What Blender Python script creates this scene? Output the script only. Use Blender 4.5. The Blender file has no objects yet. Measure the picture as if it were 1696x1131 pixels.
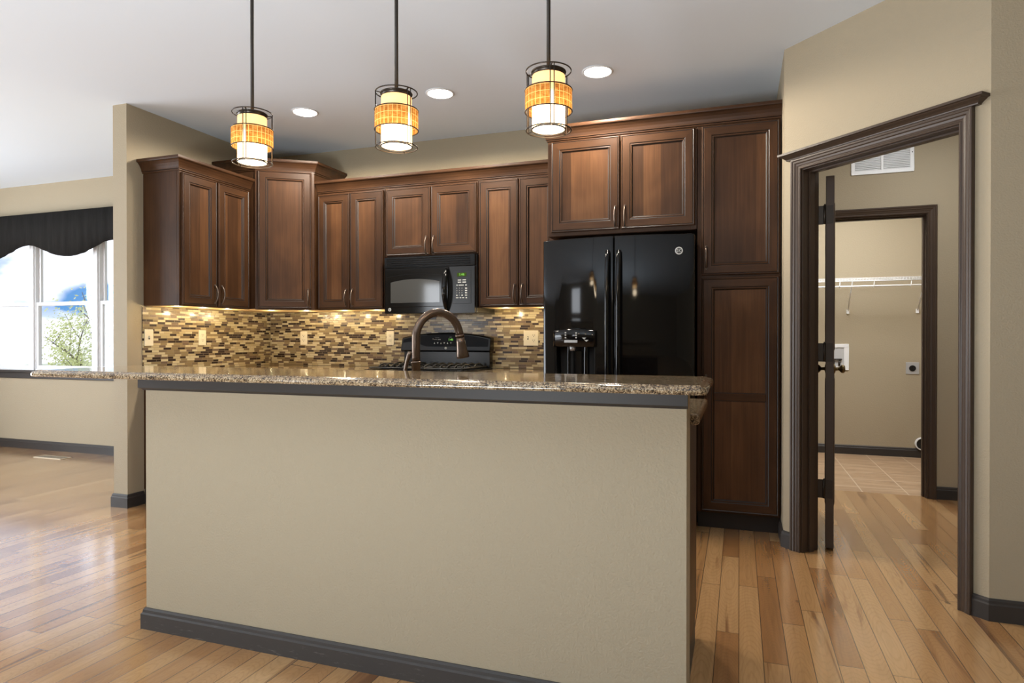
import bpy, bmesh, math, random
from mathutils import Vector, Matrix
random.seed(7)
PI = math.pi
R = math.radians
S = bpy.context.scene
COL = S.collection

# ------------------------------------------------------------------ camera, world, lights, exposure
F_PX = 1071.3
cam_d = bpy.data.cameras.new('camera')
cam_d.sensor_fit = 'HORIZONTAL'
cam_d.sensor_width = 36.0
cam_d.lens = F_PX * 36.0 / 1696.0
cam_d.clip_start = 0.05
cam_d.clip_end = 300
cam = bpy.data.objects.new('camera', cam_d)
cam.location = (0, 0, 1.15)
cam.rotation_euler = (R(90 - 0.313), 0, R(19.37))
COL.objects.link(cam)
S.camera = cam

S.view_settings.view_transform = 'Standard'
S.view_settings.look = 'None'
S.view_settings.gamma = 1.0
S.view_settings.exposure = 0.0
S.view_settings.use_curve_mapping = False


def node_tree(idb):
    idb.use_nodes = True
    t = idb.node_tree
    t.nodes.clear()
    return t


class NT:
    """small node-graph writer"""
    def __init__(self, idb):
        self.t = node_tree(idb)

    def n(self, kind, **kw):
        nd = self.t.nodes.new(kind)
        for k, v in kw.items():
            setattr(nd, k, v)
        return nd

    def put(self, sock, v):
        if isinstance(v, bpy.types.NodeSocket):
            self.t.links.new(v, sock)
        elif v is not None:
            if hasattr(sock, 'default_value'):
                try:
                    sock.default_value = v
                except Exception:
                    sock.default_value = (v[0], v[1], v[2], 1.0)

    def math(self, op, a, b=None, c=None, clamp=False):
        nd = self.n('ShaderNodeMath', operation=op, use_clamp=clamp)
        self.put(nd.inputs[0], a)
        if b is not None:
            self.put(nd.inputs[1], b)
        if c is not None:
            self.put(nd.inputs[2], c)
        return nd.outputs[0]

    def xyz(self, v):
        nd = self.n('ShaderNodeSeparateXYZ')
        self.put(nd.inputs[0], v)
        return nd.outputs

    def vec(self, x, y, z):
        nd = self.n('ShaderNodeCombineXYZ')
        for i, q in enumerate((x, y, z)):
            self.put(nd.inputs[i], q)
        return nd.outputs[0]

    def noise(self, v, scale, detail=3, rough=0.5, dist=0.0, fac=True):
        nd = self.n('ShaderNodeTexNoise')
        self.put(nd.inputs['Vector'], v)
        nd.inputs['Scale'].default_value = scale
        nd.inputs['Detail'].default_value = detail
        nd.inputs['Roughness'].default_value = rough
        nd.inputs['Distortion'].default_value = dist
        return nd.outputs['Fac'] if fac else nd.outputs['Color']

    def white(self, v):
        nd = self.n('ShaderNodeTexWhiteNoise', noise_dimensions='3D')
        self.put(nd.inputs['Vector'], v)
        return nd.outputs['Value']

    def ramp(self, f, stops, interp='LINEAR'):
        nd = self.n('ShaderNodeValToRGB')
        cr = nd.color_ramp
        cr.interpolation = interp
        while len(cr.elements) < len(stops):
            cr.elements.new(0.5)
        for e, (p, c) in zip(cr.elements, stops):
            e.position = p
            e.color = (c[0], c[1], c[2], 1) if not isinstance(c, (int, float)) else (c, c, c, 1)
        self.put(nd.inputs[0], f)
        return nd.outputs[0]

    def mix(self, f, a, b, blend='MIX'):
        nd = self.n('ShaderNodeMix', data_type='RGBA', blend_type=blend)
        self.put(nd.inputs[0], f)
        self.put(nd.inputs[6], a if isinstance(a, bpy.types.NodeSocket) else (*a, 1))
        self.put(nd.inputs[7], b if isinstance(b, bpy.types.NodeSocket) else (*b, 1))
        return nd.outputs[2]

    def bump(self, h, strength=0.2, dist=0.01):
        nd = self.n('ShaderNodeBump')
        nd.inputs['Strength'].default_value = strength
        nd.inputs['Distance'].default_value = dist
        self.put(nd.inputs['Height'], h)
        return nd.outputs[0]

    def obj(self):
        return self.n('ShaderNodeTexCoord').outputs['Object']

    def pos(self):
        return self.n('ShaderNodeNewGeometry').outputs['Position']

    def rnd(self):
        return self.n('ShaderNodeObjectInfo').outputs['Random']

    def pbsdf(self, color, rough=0.5, metal=0.0, normal=None, coat=0.0, spec=None, coat_rough=0.1):
        nd = self.n('ShaderNodeBsdfPrincipled')
        self.put(nd.inputs['Base Color'], color if isinstance(color, bpy.types.NodeSocket) else (*color, 1))
        self.put(nd.inputs['Roughness'], rough)
        nd.inputs['Metallic'].default_value = metal
        nd.inputs['Coat Weight'].default_value = coat
        nd.inputs['Coat Roughness'].default_value = coat_rough
        if spec is not None:
            nd.inputs['Specular IOR Level'].default_value = spec
        if normal is not None:
            self.put(nd.inputs['Normal'], normal)
        return nd

    def out(self, shader):
        o = self.n('ShaderNodeOutputMaterial')
        self.t.links.new(shader, o.inputs[0])


# sky: bright clouded spring sky seen through the dining windows
world = bpy.data.worlds.new('sky')
S.world = world
W = NT(world)
gen = W.n('ShaderNodeTexCoord').outputs['Generated']
gx, gy, gz = W.xyz(gen)
zs = W.math('ADD', gz, 0.25)
cv = W.vec(W.math('DIVIDE', gx, zs), W.math('DIVIDE', gy, zs), gz)
cl = W.noise(cv, 1.35, 5, 0.55, 0.3)
cfac = W.ramp(cl, [(0.36, 0.0), (0.47, 1.0)])
low = W.ramp(gz, [(0.0, 1.0), (0.05, 0.0)])
cfac = W.math('MAXIMUM', cfac, low)
# a clear blue gap in the clouds low over the trees
az = W.math('DIVIDE', gx, W.math('MAXIMUM', gy, 0.05))
wob = W.math('MULTIPLY', W.math('SUBTRACT', W.noise(gen, 14, 4, 0.6), 0.5), 1.3)
ex_ = W.math('DIVIDE', W.math('SUBTRACT', az, -1.24), 0.17)
ez_ = W.math('DIVIDE', W.math('SUBTRACT', gz, 0.050), 0.028)
rr_ = W.math('ADD', W.math('ADD', W.math('MULTIPLY', ex_, ex_), W.math('MULTIPLY', ez_, ez_)), wob)
gap_ = W.ramp(rr_, [(0.45, 1.0), (1.1, 0.0)])
cfac = W.math('SUBTRACT', cfac, gap_, clamp=True)
skyc = W.mix(cfac, (0.05, 0.140, 0.30), (0.52, 0.535, 0.58))
bg = W.n('ShaderNodeBackground')
W.put(bg.inputs[0], skyc)
bg.inputs[1].default_value = 2.9
wo = W.n('ShaderNodeOutputWorld')
W.t.links.new(bg.outputs[0], wo.inputs[0])


def area(name, loc, rot, sx, sy, power, color=(1, 1, 1)):
    d = bpy.data.lights.new(name, 'AREA')
    d.shape = 'RECTANGLE'
    d.size = sx
    d.size_y = sy
    d.energy = power
    d.color = color
    o = bpy.data.objects.new(name, d)
    o.location = loc
    o.rotation_euler = rot
    COL.objects.link(o)
    return o


# daylight entering by the big windows behind the camera and at the far left
area('rear_daylight', (-6.15, -4.46, 1.55), (R(90), 0, 0), 1.0, 1.6, 42, (0.90, 0.95, 1.0))
area('left_daylight', (-8.42, 1.2, 1.25), (R(112), 0, R(-90)), 3.4, 2.2, 270, (0.90, 0.96, 1.03))

# fill lamp added for even brightness, aimed at the ceiling behind the camera
area('bounce_fill', (-1.5, -1.1, 0.45), (R(180 - 16), 0, R(2)), 1.2, 1.2, 170, (0.86, 0.95, 1.02))

# ------------------------------------------------------------------ materials
MATS = {}


def mat(name):
    m = bpy.data.materials.new(name)
    MATS[name] = m
    return m, NT(m)


def simple(name, color, rough=0.5, metal=0.0, coat=0.0, spec=None):
    m, t = mat(name)
    t.out(t.pbsdf(color, rough, metal, None, coat, spec).outputs[0])
    return m


def m_paint(name, color, bump=0.12, scale=170.0):
    m, t = mat(name)
    p = t.pos()
    n = t.noise(p, scale, 2, 0.5)
    n2 = t.noise(p, 1.3, 2, 0.5)
    c = t.mix(t.math('MULTIPLY', n2, 0.10), color, tuple(k * 0.82 for k in color))
    t.out(t.pbsdf(c, 0.72, 0, t.bump(n, bump, 0.004), 0, 0.3).outputs[0])
    return m


WALL = m_paint('wall_paint', (0.380, 0.316, 0.218), 0.42, 140)
CEIL = m_paint('ceiling_paint', (0.79, 0.86, 0.935), 0.05, 90)


def m_floor():
    m, t = mat('plank_floor')
    x, y, z = t.xyz(t.pos())
    pw = 0.0826
    fx0 = t.math('DIVIDE', x, pw)
    col = t.math('FLOOR', fx0)
    fx = t.math('FRACT', fx0)
    r1 = t.white(t.vec(col, 3.1, 0.7))
    ln = t.math('ADD', 0.62, t.math('MULTIPLY', t.white(t.vec(col, 9.7, 2.2)), 0.5))
    yy = t.math('DIVIDE', t.math('ADD', y, t.math('MULTIPLY', r1, 7.0)), ln)
    row = t.math('FLOOR', yy)
    fy = t.math('FRACT', yy)
    r2 = t.white(t.vec(col, row, 1.3))
    r3 = t.white(t.vec(col, row, 5.9))
    idz = t.math('MULTIPLY', r2, 37.0)
    base = t.ramp(r2, [(0.0, (0.33, 0.155, 0.056)), (0.2, (0.435, 0.218, 0.083)), (0.6, (0.50, 0.272, 0.110)), (1.0, (0.58, 0.340, 0.150))])
    g1 = t.noise(t.vec(t.math('MULTIPLY', x, 48), t.math('MULTIPLY', y, 2.6), idz), 1.0, 4, 0.6, 1.2)
    gr = t.ramp(g1, [(0.30, 0.74), (0.55, 1.02), (0.8, 1.10)])
    c = t.mix(0.55, base, gr, 'MULTIPLY')
    # hickory heartwood streaks
    s1 = t.noise(t.vec(t.math('MULTIPLY', x, 17), t.math('MULTIPLY', y, 1.15), t.math('ADD', idz, 11.0)), 1.0, 3, 0.55, 0.8)
    th = t.math('SUBTRACT', 0.74, t.math('MULTIPLY', r3, 0.22))
    sf = t.math('MULTIPLY', t.math('SUBTRACT', s1, th), 9.0, clamp=True)
    c = t.mix(t.math('MULTIPLY', sf, 0.72), c, (0.170, 0.070, 0.026))
    # cathedral rings
    wv = t.n('ShaderNodeTexWave', wave_type='RINGS', rings_direction='SPHERICAL')
    t.put(wv.inputs['Vector'], t.vec(t.math('MULTIPLY', t.math('SUBTRACT', fx, 0.5), 1.2), t.math('MULTIPLY', t.math('SUBTRACT', fy, r3), 2.2), r2))
    wv.inputs['Scale'].default_value = 5.0
    wv.inputs['Distortion'].default_value = 3.0
    wv.inputs['Detail'].default_value = 2.0
    c = t.mix(t.math('MULTIPLY', t.math('POWER', wv.outputs['Fac'], 5.0), 0.16), c, (0.20, 0.09, 0.035))
    # knots
    vo = t.n('ShaderNodeTexVoronoi')
    t.put(vo.inputs['Vector'], t.vec(t.math('MULTIPLY', x, 3.1), t.math('MULTIPLY', y, 1.9), 0.0))
    vo.inputs['Scale'].default_value = 1.0
    nd = t.math('ADD', vo.outputs['Distance'], t.math('MULTIPLY', t.math('SUBTRACT', t.noise(t.pos(), 45, 2), 0.5), 0.06))
    kf = t.ramp(nd, [(0.018, 1.0), (0.045, 0.0)])
    c = t.mix(t.math('MULTIPLY', kf, 0.85), c, (0.05, 0.02, 0.01))
    # seams
    ex = t.math('MULTIPLY', t.math('MINIMUM', fx, t.math('SUBTRACT', 1.0, fx)), pw)
    ey = t.math('MULTIPLY', t.math('MINIMUM', fy, t.math('SUBTRACT', 1.0, fy)), ln)
    e = t.math('MINIMUM', ex, ey)
    gap = t.ramp(t.math('MULTIPLY', e, 100), [(0.09, 1.0), (0.20, 0.0)])
    c = t.mix(t.math('MULTIPLY', gap, 0.88), c, (0.08, 0.036, 0.015))
    ro = t.math('ADD', 0.17, t.math('MULTIPLY', t.noise(t.pos(), 6, 3), 0.08))
    h = t.math('SUBTRACT', t.math('MULTIPLY', g1, 0.06), gap)
    t.out(t.pbsdf(c, ro, 0, t.bump(h, 0.16, 0.0010), 1.0, 0.85, 0.13).outputs[0])
    return m


FLOOR = m_floor()


def m_wood(name, horiz, tone=1.0, boards=False):
    m, t = mat(name)
    o = t.n('ShaderNodeTexCoord').outputs['Object']
    rd = t.math('MULTIPLY', t.rnd(), 31.0)
    x, y, z = t.xyz(o)
    if horiz:
        x, z = z, x
    bid = t.math('FLOOR', t.math('ADD', t.math('DIVIDE', x, 0.105), rd))
    br = t.white(t.vec(bid, rd, 0.4))
    g = t.noise(t.vec(t.math('MULTIPLY', t.math('ADD', x, y), 60), rd, t.math('MULTIPLY', z, 2.2)), 1.0, 4, 0.62, 0.7)
    cloud = t.noise(t.vec(t.math('ADD', x, rd), y, t.math('MULTIPLY', z, 0.6)), 4.2, 2, 0.5, 0.4)
    f = t.math('ADD', t.math('MULTIPLY', g, 0.42), t.math('MULTIPLY', cloud, 0.55))
    if boards:
        f = t.math('ADD', f, t.math('MULTIPLY', t.math('SUBTRACT', br, 0.45), 0.38))
    k = tone
    c = t.ramp(f, [(0.18, (0.036 * k, 0.0162 * k, 0.0078 * k)), (0.45, (0.083 * k, 0.0365 * k, 0.0158 * k)), (0.68, (0.148 * k, 0.065 * k, 0.0265 * k)), (0.9, (0.225 * k, 0.105 * k, 0.044 * k))])
    t.out(t.pbsdf(c, 0.42, 0, t.bump(g, 0.05, 0.001), 0.0, 0.20, 0.2).outputs[0])
    return m


WOODV = m_wood('stained_wood_upright', False, 0.56)
WOODH = m_wood('stained_wood_level', True, 0.56)
WOODP = m_wood('stained_wood_panel', False, 0.64, True)
GLAZE = simple('dark_glaze', (0.012, 0.006, 0.004), 0.4)
MAPLE = simple('raw_maple', (0.62, 0.42, 0.20), 0.5)
CASE = simple('dark_casing', (0.058, 0.038, 0.026), 0.34, 0, 0.0, 0.28)


def m_scuffed():
    m, t = mat('scuffed_baseboard')
    p = t.pos()
    x, y, z = t.xyz(p)
    n = t.noise(t.vec(t.math('MULTIPLY', x, 9), t.math('MULTIPLY', y, 9), t.math('MULTIPLY', z, 60)), 1.5, 5, 0.7)
    f = t.ramp(n, [(0.58, 0.0), (0.70, 1.0)])
    lowf = t.ramp(z, [(0.02, 0.75), (0.06, 0.16)])
    c = t.mix(t.math('MULTIPLY', f, lowf), (0.050, 0.044, 0.040), (0.20, 0.19, 0.17))
    t.out(t.pbsdf(c, 0.46, 0, None, 0, 0.3).outputs[0])
    return m


SCUFF = m_scuffed()
BASEB = simple('dark_baseboard', (0.038, 0.032, 0.028), 0.48, 0, 0.0, 0.3)


def m_granite():
    m, t = mat('speckled_granite')
    p = t.pos()
    w = t.noise(p, 60, 3, 0.6, fac=False)
    v1 = t.n('ShaderNodeTexVoronoi')
    nd = t.n('ShaderNodeVectorMath', operation='MULTIPLY_ADD')
    t.put(nd.inputs[0], w)
    nd.inputs[1].default_value = (0.012, 0.012, 0.012)
    t.put(nd.inputs[2], p)
    t.put(v1.inputs['Vector'], nd.outputs[0])
    v1.inputs['Scale'].default_value = 330
    r = t.xyz(v1.outputs['Color'])[0]
    big = t.noise(p, 34, 5, 0.68, 1.2)
    mid = t.noise(p, 120, 4, 0.65, 0.8)
    f = t.math('ADD', t.math('MULTIPLY', r, 0.26), t.math('ADD', t.math('MULTIPLY', big, 0.52), t.math('MULTIPLY', mid, 0.40)))
    c = t.ramp(f, [(0.40, (0.013, 0.011, 0.010)), (0.48, (0.055, 0.036, 0.022)), (0.55, (0.17, 0.110, 0.060)), (0.63, (0.31, 0.215, 0.120)), (0.71, (0.43, 0.33, 0.205)), (0.82, (0.52, 0.45, 0.345))])
    blk = t.ramp(t.noise(p, 150, 4, 0.65, 0.5), [(0.36, 1.0), (0.43, 0.0)])
    c = t.mix(t.math('MULTIPLY', blk, 0.9), c, (0.012, 0.010, 0.010))
    t.out(t.pbsdf(c, 0.07, 0, None, 0.0, 0.55).outputs[0])
    return m


GRANITE = m_granite()


def m_mosaic():
    m, t = mat('glass_mosaic')
    x, y, z = t.xyz(t.obj())
    ph = 0.0166
    rz = t.math('DIVIDE', z, ph)
    row = t.math('FLOOR', rz)
    fz = t.math('FRACT', rz)
    off = t.math('MULTIPLY', t.white(t.vec(row, 1.7, 4.1)), 50.0)
    u = t.math('ADD', t.math('DIVIDE', x, 0.060), t.math('ADD', off, t.math('MULTIPLY', row, 77.3)))
    v = t.n('ShaderNodeTexVoronoi', voronoi_dimensions='1D')
    t.put(v.inputs['W'], u)
    v.inputs['Scale'].default_value = 1.0
    v.inputs['Randomness'].default_value = 0.9
    r = t.xyz(v.outputs['Color'])[0]
    c = t.ramp(r, [(0.0, (0.52, 0.45, 0.29)), (0.22, (0.44, 0.365, 0.215)), (0.38, (0.225, 0.170, 0.092)), (0.56, (0.175, 0.128, 0.074)), (0.70, (0.135, 0.095, 0.068)), (0.81, (0.030, 0.019, 0.016))], 'CONSTANT')
    d = t.n('ShaderNodeTexVoronoi', voronoi_dimensions='1D', feature='DISTANCE_TO_EDGE')
    t.put(d.inputs['W'], u)
    d.inputs['Scale'].default_value = 1.0
    d.inputs['Randomness'].default_value = 0.9
    ex = t.math('MULTIPLY', d.outputs['Distance'], 0.060)
    ez = t.math('MULTIPLY', t.math('MINIMUM', fz, t.math('SUBTRACT', 1.0, fz)), ph)
    e = t.math('MINIMUM', ex, ez)
    gr = t.ramp(t.math('MULTIPLY', e, 100), [(0.07, 1.0), (0.13, 0.0)])
    c = t.mix(gr, c, (0.20, 0.155, 0.10))
    ro = t.math('ADD', 0.20, t.math('MULTIPLY', gr, 0.5))
    t.out(t.pbsdf(c, ro, 0, t.bump(t.math('SUBTRACT', 1.0, gr), 0.5, 0.0015), 0, 0.5).outputs[0])
    return m


MOSAIC = m_mosaic()


def m_tilefloor():
    m, t = mat('laundry_tile')
    p = t.pos()
    x, y, z = t.xyz(p)
    fx = t.math('FRACT', t.math('DIVIDE', t.math('SUBTRACT', x, 0.87), 0.305))
    fy = t.math('FRACT', t.math('DIVIDE', t.math('SUBTRACT', y, 5.6), 0.305))
    e = t.math('MINIMUM', t.math('MINIMUM', fx, t.math('SUBTRACT', 1.0, fx)), t.math('MINIMUM', fy, t.math('SUBTRACT', 1.0, fy)))
    g = t.ramp(e, [(0.010, 1.0), (0.018, 0.0)])
    n = t.noise(t.vec(t.math('MULTIPLY', x, 3), t.math('MULTIPLY', y, 14), 0.0), 1.0, 5, 0.65, 0.8)
    c = t.ramp(n, [(0.3, (0.32, 0.20, 0.115)), (0.55, (0.45, 0.30, 0.18)), (0.8, (0.55, 0.39, 0.25))])
    c = t.mix(g, c, (0.60, 0.47, 0.33))
    t.out(t.pbsdf(c, 0.35).outputs[0])
    return m


TILEFL = m_tilefloor()

BLACKGL = simple('black_gloss', (0.005, 0.005, 0.0052), 0.07, 0, 0.0, 0.32)
BLACKSF = simple('black_satin', (0.007, 0.007, 0.0072), 0.22, 0, 0, 0.4)
BLACKDK = simple('black_recess', (0.004, 0.004, 0.004), 0.5)
IRON = simple('cast_iron', (0.02, 0.019, 0.018), 0.42)
GREYGLASS = simple('smoked_glass', (0.065, 0.067, 0.066), 0.06, 0, 0.0, 0.6)
BRONZE = simple('brushed_bronze', (0.135, 0.098, 0.075), 0.27, 0.92)
PEWTER = simple('antique_pewter', (0.20, 0.155, 0.125), 0.32, 0.95)
DARKMET = simple('oil_rubbed_bronze', (0.035, 0.026, 0.019), 0.35, 0.6)
STEMM = simple('dark_stem', (0.022, 0.017, 0.013), 0.5, 0, 0, 0.3)
BRASS = simple('aged_brass', (0.17, 0.12, 0.055), 0.3, 0.9)
SILVER = simple('chrome_badge', (0.78, 0.78, 0.76), 0.35, 0.3)
LETTER = simple('keypad_print', (0.60, 0.60, 0.56), 0.5)
ALMOND = simple('almond_plastic', (0.72, 0.66, 0.51), 0.35)
SLOT = simple('dark_slot', (0.03, 0.025, 0.02), 0.6)
WHITE = simple('white_enamel', (0.80, 0.80, 0.80), 0.4)
VINYL = simple('white_vinyl', (0.80, 0.80, 0.81), 0.4)
GREYMET = simple('grey_metal', (0.42, 0.42, 0.42), 0.4, 0.6)
REGISTER = simple('cream_register', (0.62, 0.53, 0.40), 0.45)


def emit(name, color, strength):
    m, t = mat(name)
    e = t.n('ShaderNodeEmission')
    e.inputs[0].default_value = (*color, 1)
    e.inputs[1].default_value = strength
    t.out(e.outputs[0])
    return m


CANGLOW = emit('downlight_glow', (1.0, 0.97, 0.92), 22.0)
LED = emit('green_display', (0.35, 0.9, 0.15), 0.9)
LEDDIM = emit('green_display_back', (0.18, 0.28, 0.05), 0.35)
BULB = emit('bulb_glow', (1.0, 0.80, 0.50), 7.0)
DIFF = emit('diffuser_glow', (1.0, 0.90, 0.72), 5.0)


HC_ = 2.733


def m_shade(name, color, glow, pattern):
    """lit lamp shade: translucent cloth or woven panel that gives off the bulb's light"""
    m, t = mat(name)
    x, y, z = t.xyz(t.obj())
    c = color
    if pattern:
        ang = t.math('ARCTAN2', y, x)
        a = t.math('FRACT', t.math('DIVIDE', ang, 0.205))
        zz = t.math('FRACT', t.math('DIVIDE', z, 0.0205))
        e = t.math('MINIMUM', t.math('MULTIPLY', t.math('MINIMUM', a, t.math('SUBTRACT', 1.0, a)), 0.0148), t.math('MULTIPLY', t.math('MINIMUM', zz, t.math('SUBTRACT', 1.0, zz)), 0.0205))
        gl = t.ramp(t.math('MULTIPLY', e, 1000), [(0.5, 1.0), (1.2, 0.0)])
        st = t.noise(t.vec(t.math('MULTIPLY', ang, 4), t.math('MULTIPLY', z, 420), 0.0), 1.0, 3, 0.7)
        blot = t.noise(t.vec(t.math('MULTIPLY', ang, 5), t.math('MULTIPLY', z, 60), 3.0), 1.0, 2, 0.5)
        f = t.math('ADD', t.math('MULTIPLY', st, 0.6), t.math('MULTIPLY', blot, 0.5))
        c0 = t.ramp(f, [(0.34, (0.115, 0.045, 0.010)), (0.5, (0.25, 0.118, 0.030)), (0.68, (0.37, 0.215, 0.070))])
        c = t.mix(gl, c0, (0.62, 0.46, 0.21))
    tr = t.n('ShaderNodeBsdfTranslucent')
    df = t.n('ShaderNodeBsdfDiffuse')
    t.put(tr.inputs[0], c if pattern else (*color, 1))
    t.put(df.inputs[0], c if pattern else (*color, 1))
    mx = t.n('ShaderNodeMixShader')
    mx.inputs[0].default_value = 0.4
    t.t.links.new(tr.outputs[0], mx.inputs[1])
    t.t.links.new(df.outputs[0], mx.inputs[2])
    em = t.n('ShaderNodeEmission')
    t.put(em.inputs[0], c if pattern else (*color, 1))
    if pattern:
        em.inputs[1].default_value = glow
    else:
        zr = t.math('ADD', z, HC_ - 1.782)
        t.put(em.inputs[1], t.math('MULTIPLY', t.ramp(t.math('DIVIDE', zr, 0.18), [(0.05, 1.0), (0.40, 0.75), (0.62, 0.08), (1.0, 0.055)]), 10.0))
    ad = t.n('ShaderNodeAddShader')
    t.t.links.new(mx.outputs[0], ad.inputs[0])
    t.t.links.new(em.outputs[0], ad.inputs[1])
    t.out(ad.outputs[0])
    return m


SHADE_TOP = m_shade('linen_shade', (0.86, 0.60, 0.31), 0.5, False)
SHADE_BAND = m_shade('woven_band', (0.8, 0.5, 0.2), 0.34, True)


def m_glass():
    m, t = mat('window_glass')
    tr = t.n('ShaderNodeBsdfTransparent')
    gl = t.n('ShaderNodeBsdfGlossy')
    gl.inputs['Roughness'].default_value = 0.02
    mx = t.n('ShaderNodeMixShader')
    mx.inputs[0].default_value = 0.05
    t.t.links.new(tr.outputs[0], mx.inputs[1])
    t.t.links.new(gl.outputs[0], mx.inputs[2])
    t.out(mx.outputs[0])
    return m


GLASS = m_glass()


def m_fabric():
    m, t = mat('charcoal_fabric')
    x, y, z = t.xyz(t.obj())
    n = t.noise(t.vec(t.math('MULTIPLY', x, 40), y, t.math('MULTIPLY', z, 4)), 1.0, 3, 0.6)
    c = t.ramp(n, [(0.3, (0.011, 0.010, 0.009)), (0.7, (0.017, 0.0155, 0.014))])
    t.out(t.pbsdf(c, 0.9, 0, t.bump(n, 0.3, 0.004), 0, 0.12).outputs[0])
    return m


FABRIC = m_fabric()
LEAF = simple('spring_leaf', (0.66, 0.70, 0.34), 0.6)
LEAF2 = simple('pale_leaf', (0.70, 0.74, 0.42), 0.6)
BARK = simple('grey_bark', (0.16, 0.14, 0.13), 0.8)
LAWN = simple('pale_lawn', (0.62, 0.66, 0.50), 0.9)

# ------------------------------------------------------------------ mesh helpers


class MB:
    def __init__(self):
        self.b = bmesh.new()

    def quad(self, pts, mi=0, smooth=False):
        f = self.b.faces.new([self.b.verts.new(p) for p in pts])
        f.material_index = mi
        f.smooth = smooth
        return f

    def box(self, x0, x1, y0, y1, z0, z1, mi=0):
        v = [self.b.verts.new((x, y, z)) for z in (z0, z1) for y in (y0, y1) for x in (x0, x1)]
        fs = []
        for idx in ((0, 2, 3, 1), (4, 5, 7, 6), (0, 1, 5, 4), (2, 6, 7, 3), (0, 4, 6, 2), (1, 3, 7, 5)):
            f = self.b.faces.new([v[i] for i in idx])
            f.material_index = mi
            fs.append(f)
        return self

    def grid(self, rows, mi=0, smooth=True, close_u=False, close_v=False, mifn=None):
        vv = [[self.b.verts.new(p) for p in r] for r in rows]
        nu, nv = len(vv), len(vv[0])
        for i in range(nu if close_u else nu - 1):
            for j in range(nv if close_v else nv - 1):
                a = vv[i][j]; b = vv[i][(j + 1) % nv]; c = vv[(i + 1) % nu][(j + 1) % nv]; d = vv[(i + 1) % nu][j]
                f = self.b.faces.new((a, b, c, d))
                f.material_index = mifn(i, j) if mifn else mi
                f.smooth = smooth
        return vv

    def cap(self, ring, mi=0, rev=False):
        f = self.b.faces.new(list(reversed(ring)) if rev else ring)
        f.material_index = mi

    def tube(self, pts, rad, n=10, mi=0, cap=True, smooth=True):
        pts = [Vector(p) for p in pts]
        rads = rad if isinstance(rad, (list, tuple)) else [rad] * len(pts)
        t0 = (pts[1] - pts[0]).normalized()
        up = Vector((0, 0, 1)) if abs(t0.z) < 0.9 else Vector((1, 0, 0))
        nrm = (up - t0 * up.dot(t0)).normalized()
        rows = []
        for i, p in enumerate(pts):
            if i == 0:
                t = t0
            elif i == len(pts) - 1:
                t = (pts[i] - pts[i - 1]).normalized()
            else:
                t = ((pts[i] - pts[i - 1]).normalized() + (pts[i + 1] - pts[i]).normalized()).normalized()
            nrm = (nrm - t * nrm.dot(t)).normalized()
            bn = t.cross(nrm)
            rows.append([p + (nrm * math.cos(2 * PI * k / n) + bn * math.sin(2 * PI * k / n)) * rads[i] for k in range(n)])
        vv = self.grid(rows, mi, smooth, close_v=True)
        if cap:
            self.cap(vv[0], mi, True)
            self.cap(vv[-1], mi)
        return self

    def lathe(self, prof, n=32, mi=0, center=(0, 0, 0), smooth=True, a0=0.0, a1=2 * PI, closed=True):
        cx, cy, cz = center
        rows = []
        m = n if closed else n + 1
        for k in range(m):
            a = a0 + (a1 - a0) * k / n
            rows.append([(cx + r * math.cos(a), cy + r * math.sin(a), cz + z) for r, z in prof])
        self.grid(rows, mi, smooth, close_u=closed)
        return self

    def ring(self, r, z, t, n=40, mi=0, center=(0, 0)):
        rows = []
        for k in range(n):
            a = 2 * PI * k / n
            rows.append([(center[0] + (r + t * math.cos(q)) * math.cos(a), center[1] + (r + t * math.cos(q)) * math.sin(a), z + t * math.sin(q)) for q in [2 * PI * j / 8 for j in range(8)]])
        self.grid(rows, mi, True, close_u=True, close_v=True)
        return self

    def prism(self, poly, z0, z1, mi=0, axis='z'):
        def P(a, b, c):
            return (a, b, c) if axis == 'z' else ((a, c, b) if axis == 'y' else (c, a, b))
        lo = [self.b.verts.new(P(a, b, z0)) for a, b in poly]
        hi = [self.b.verts.new(P(a, b, z1)) for a, b in poly]
        n = len(poly)
        for i in range(n):
            f = self.b.faces.new((lo[i], lo[(i + 1) % n], hi[(i + 1) % n], hi[i]))
            f.material_index = mi
        for ring, rv in ((lo, True), (hi, False)):
            f = self.b.faces.new(list(reversed(ring)) if rv else ring)
            f.material_index = mi
        return self

    def sweep(self, prof, path, z0=0.0, mi=0, cap=True, mifn=None):
        """profile (out, up) along a 2D path; 'out' is to the right of travel"""
        path = [Vector(p) for p in path]
        n = len(path)
        rows = []
        for i, p in enumerate(path):
            d0 = (path[i] - path[i - 1]).normalized() if i > 0 else None
            d1 = (path[i + 1] - path[i]).normalized() if i < n - 1 else None
            if d0 is None: d0 = d1
            if d1 is None: d1 = d0
            n0 = Vector((d0.y, -d0.x)); n1 = Vector((d1.y, -d1.x))
            mvec = (n0 + n1)
            mvec = mvec / max(1e-6, (1 + n0.dot(n1)))
            rows.append([(p.x + mvec.x * o, p.y + mvec.y * o, z0 + u) for o, u in prof])
        vv = self.grid(rows, mi, False, close_v=True, mifn=mifn)
        if cap:
            self.cap(vv[0], mi, True); self.cap(vv[-1], mi)
        return self

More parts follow.
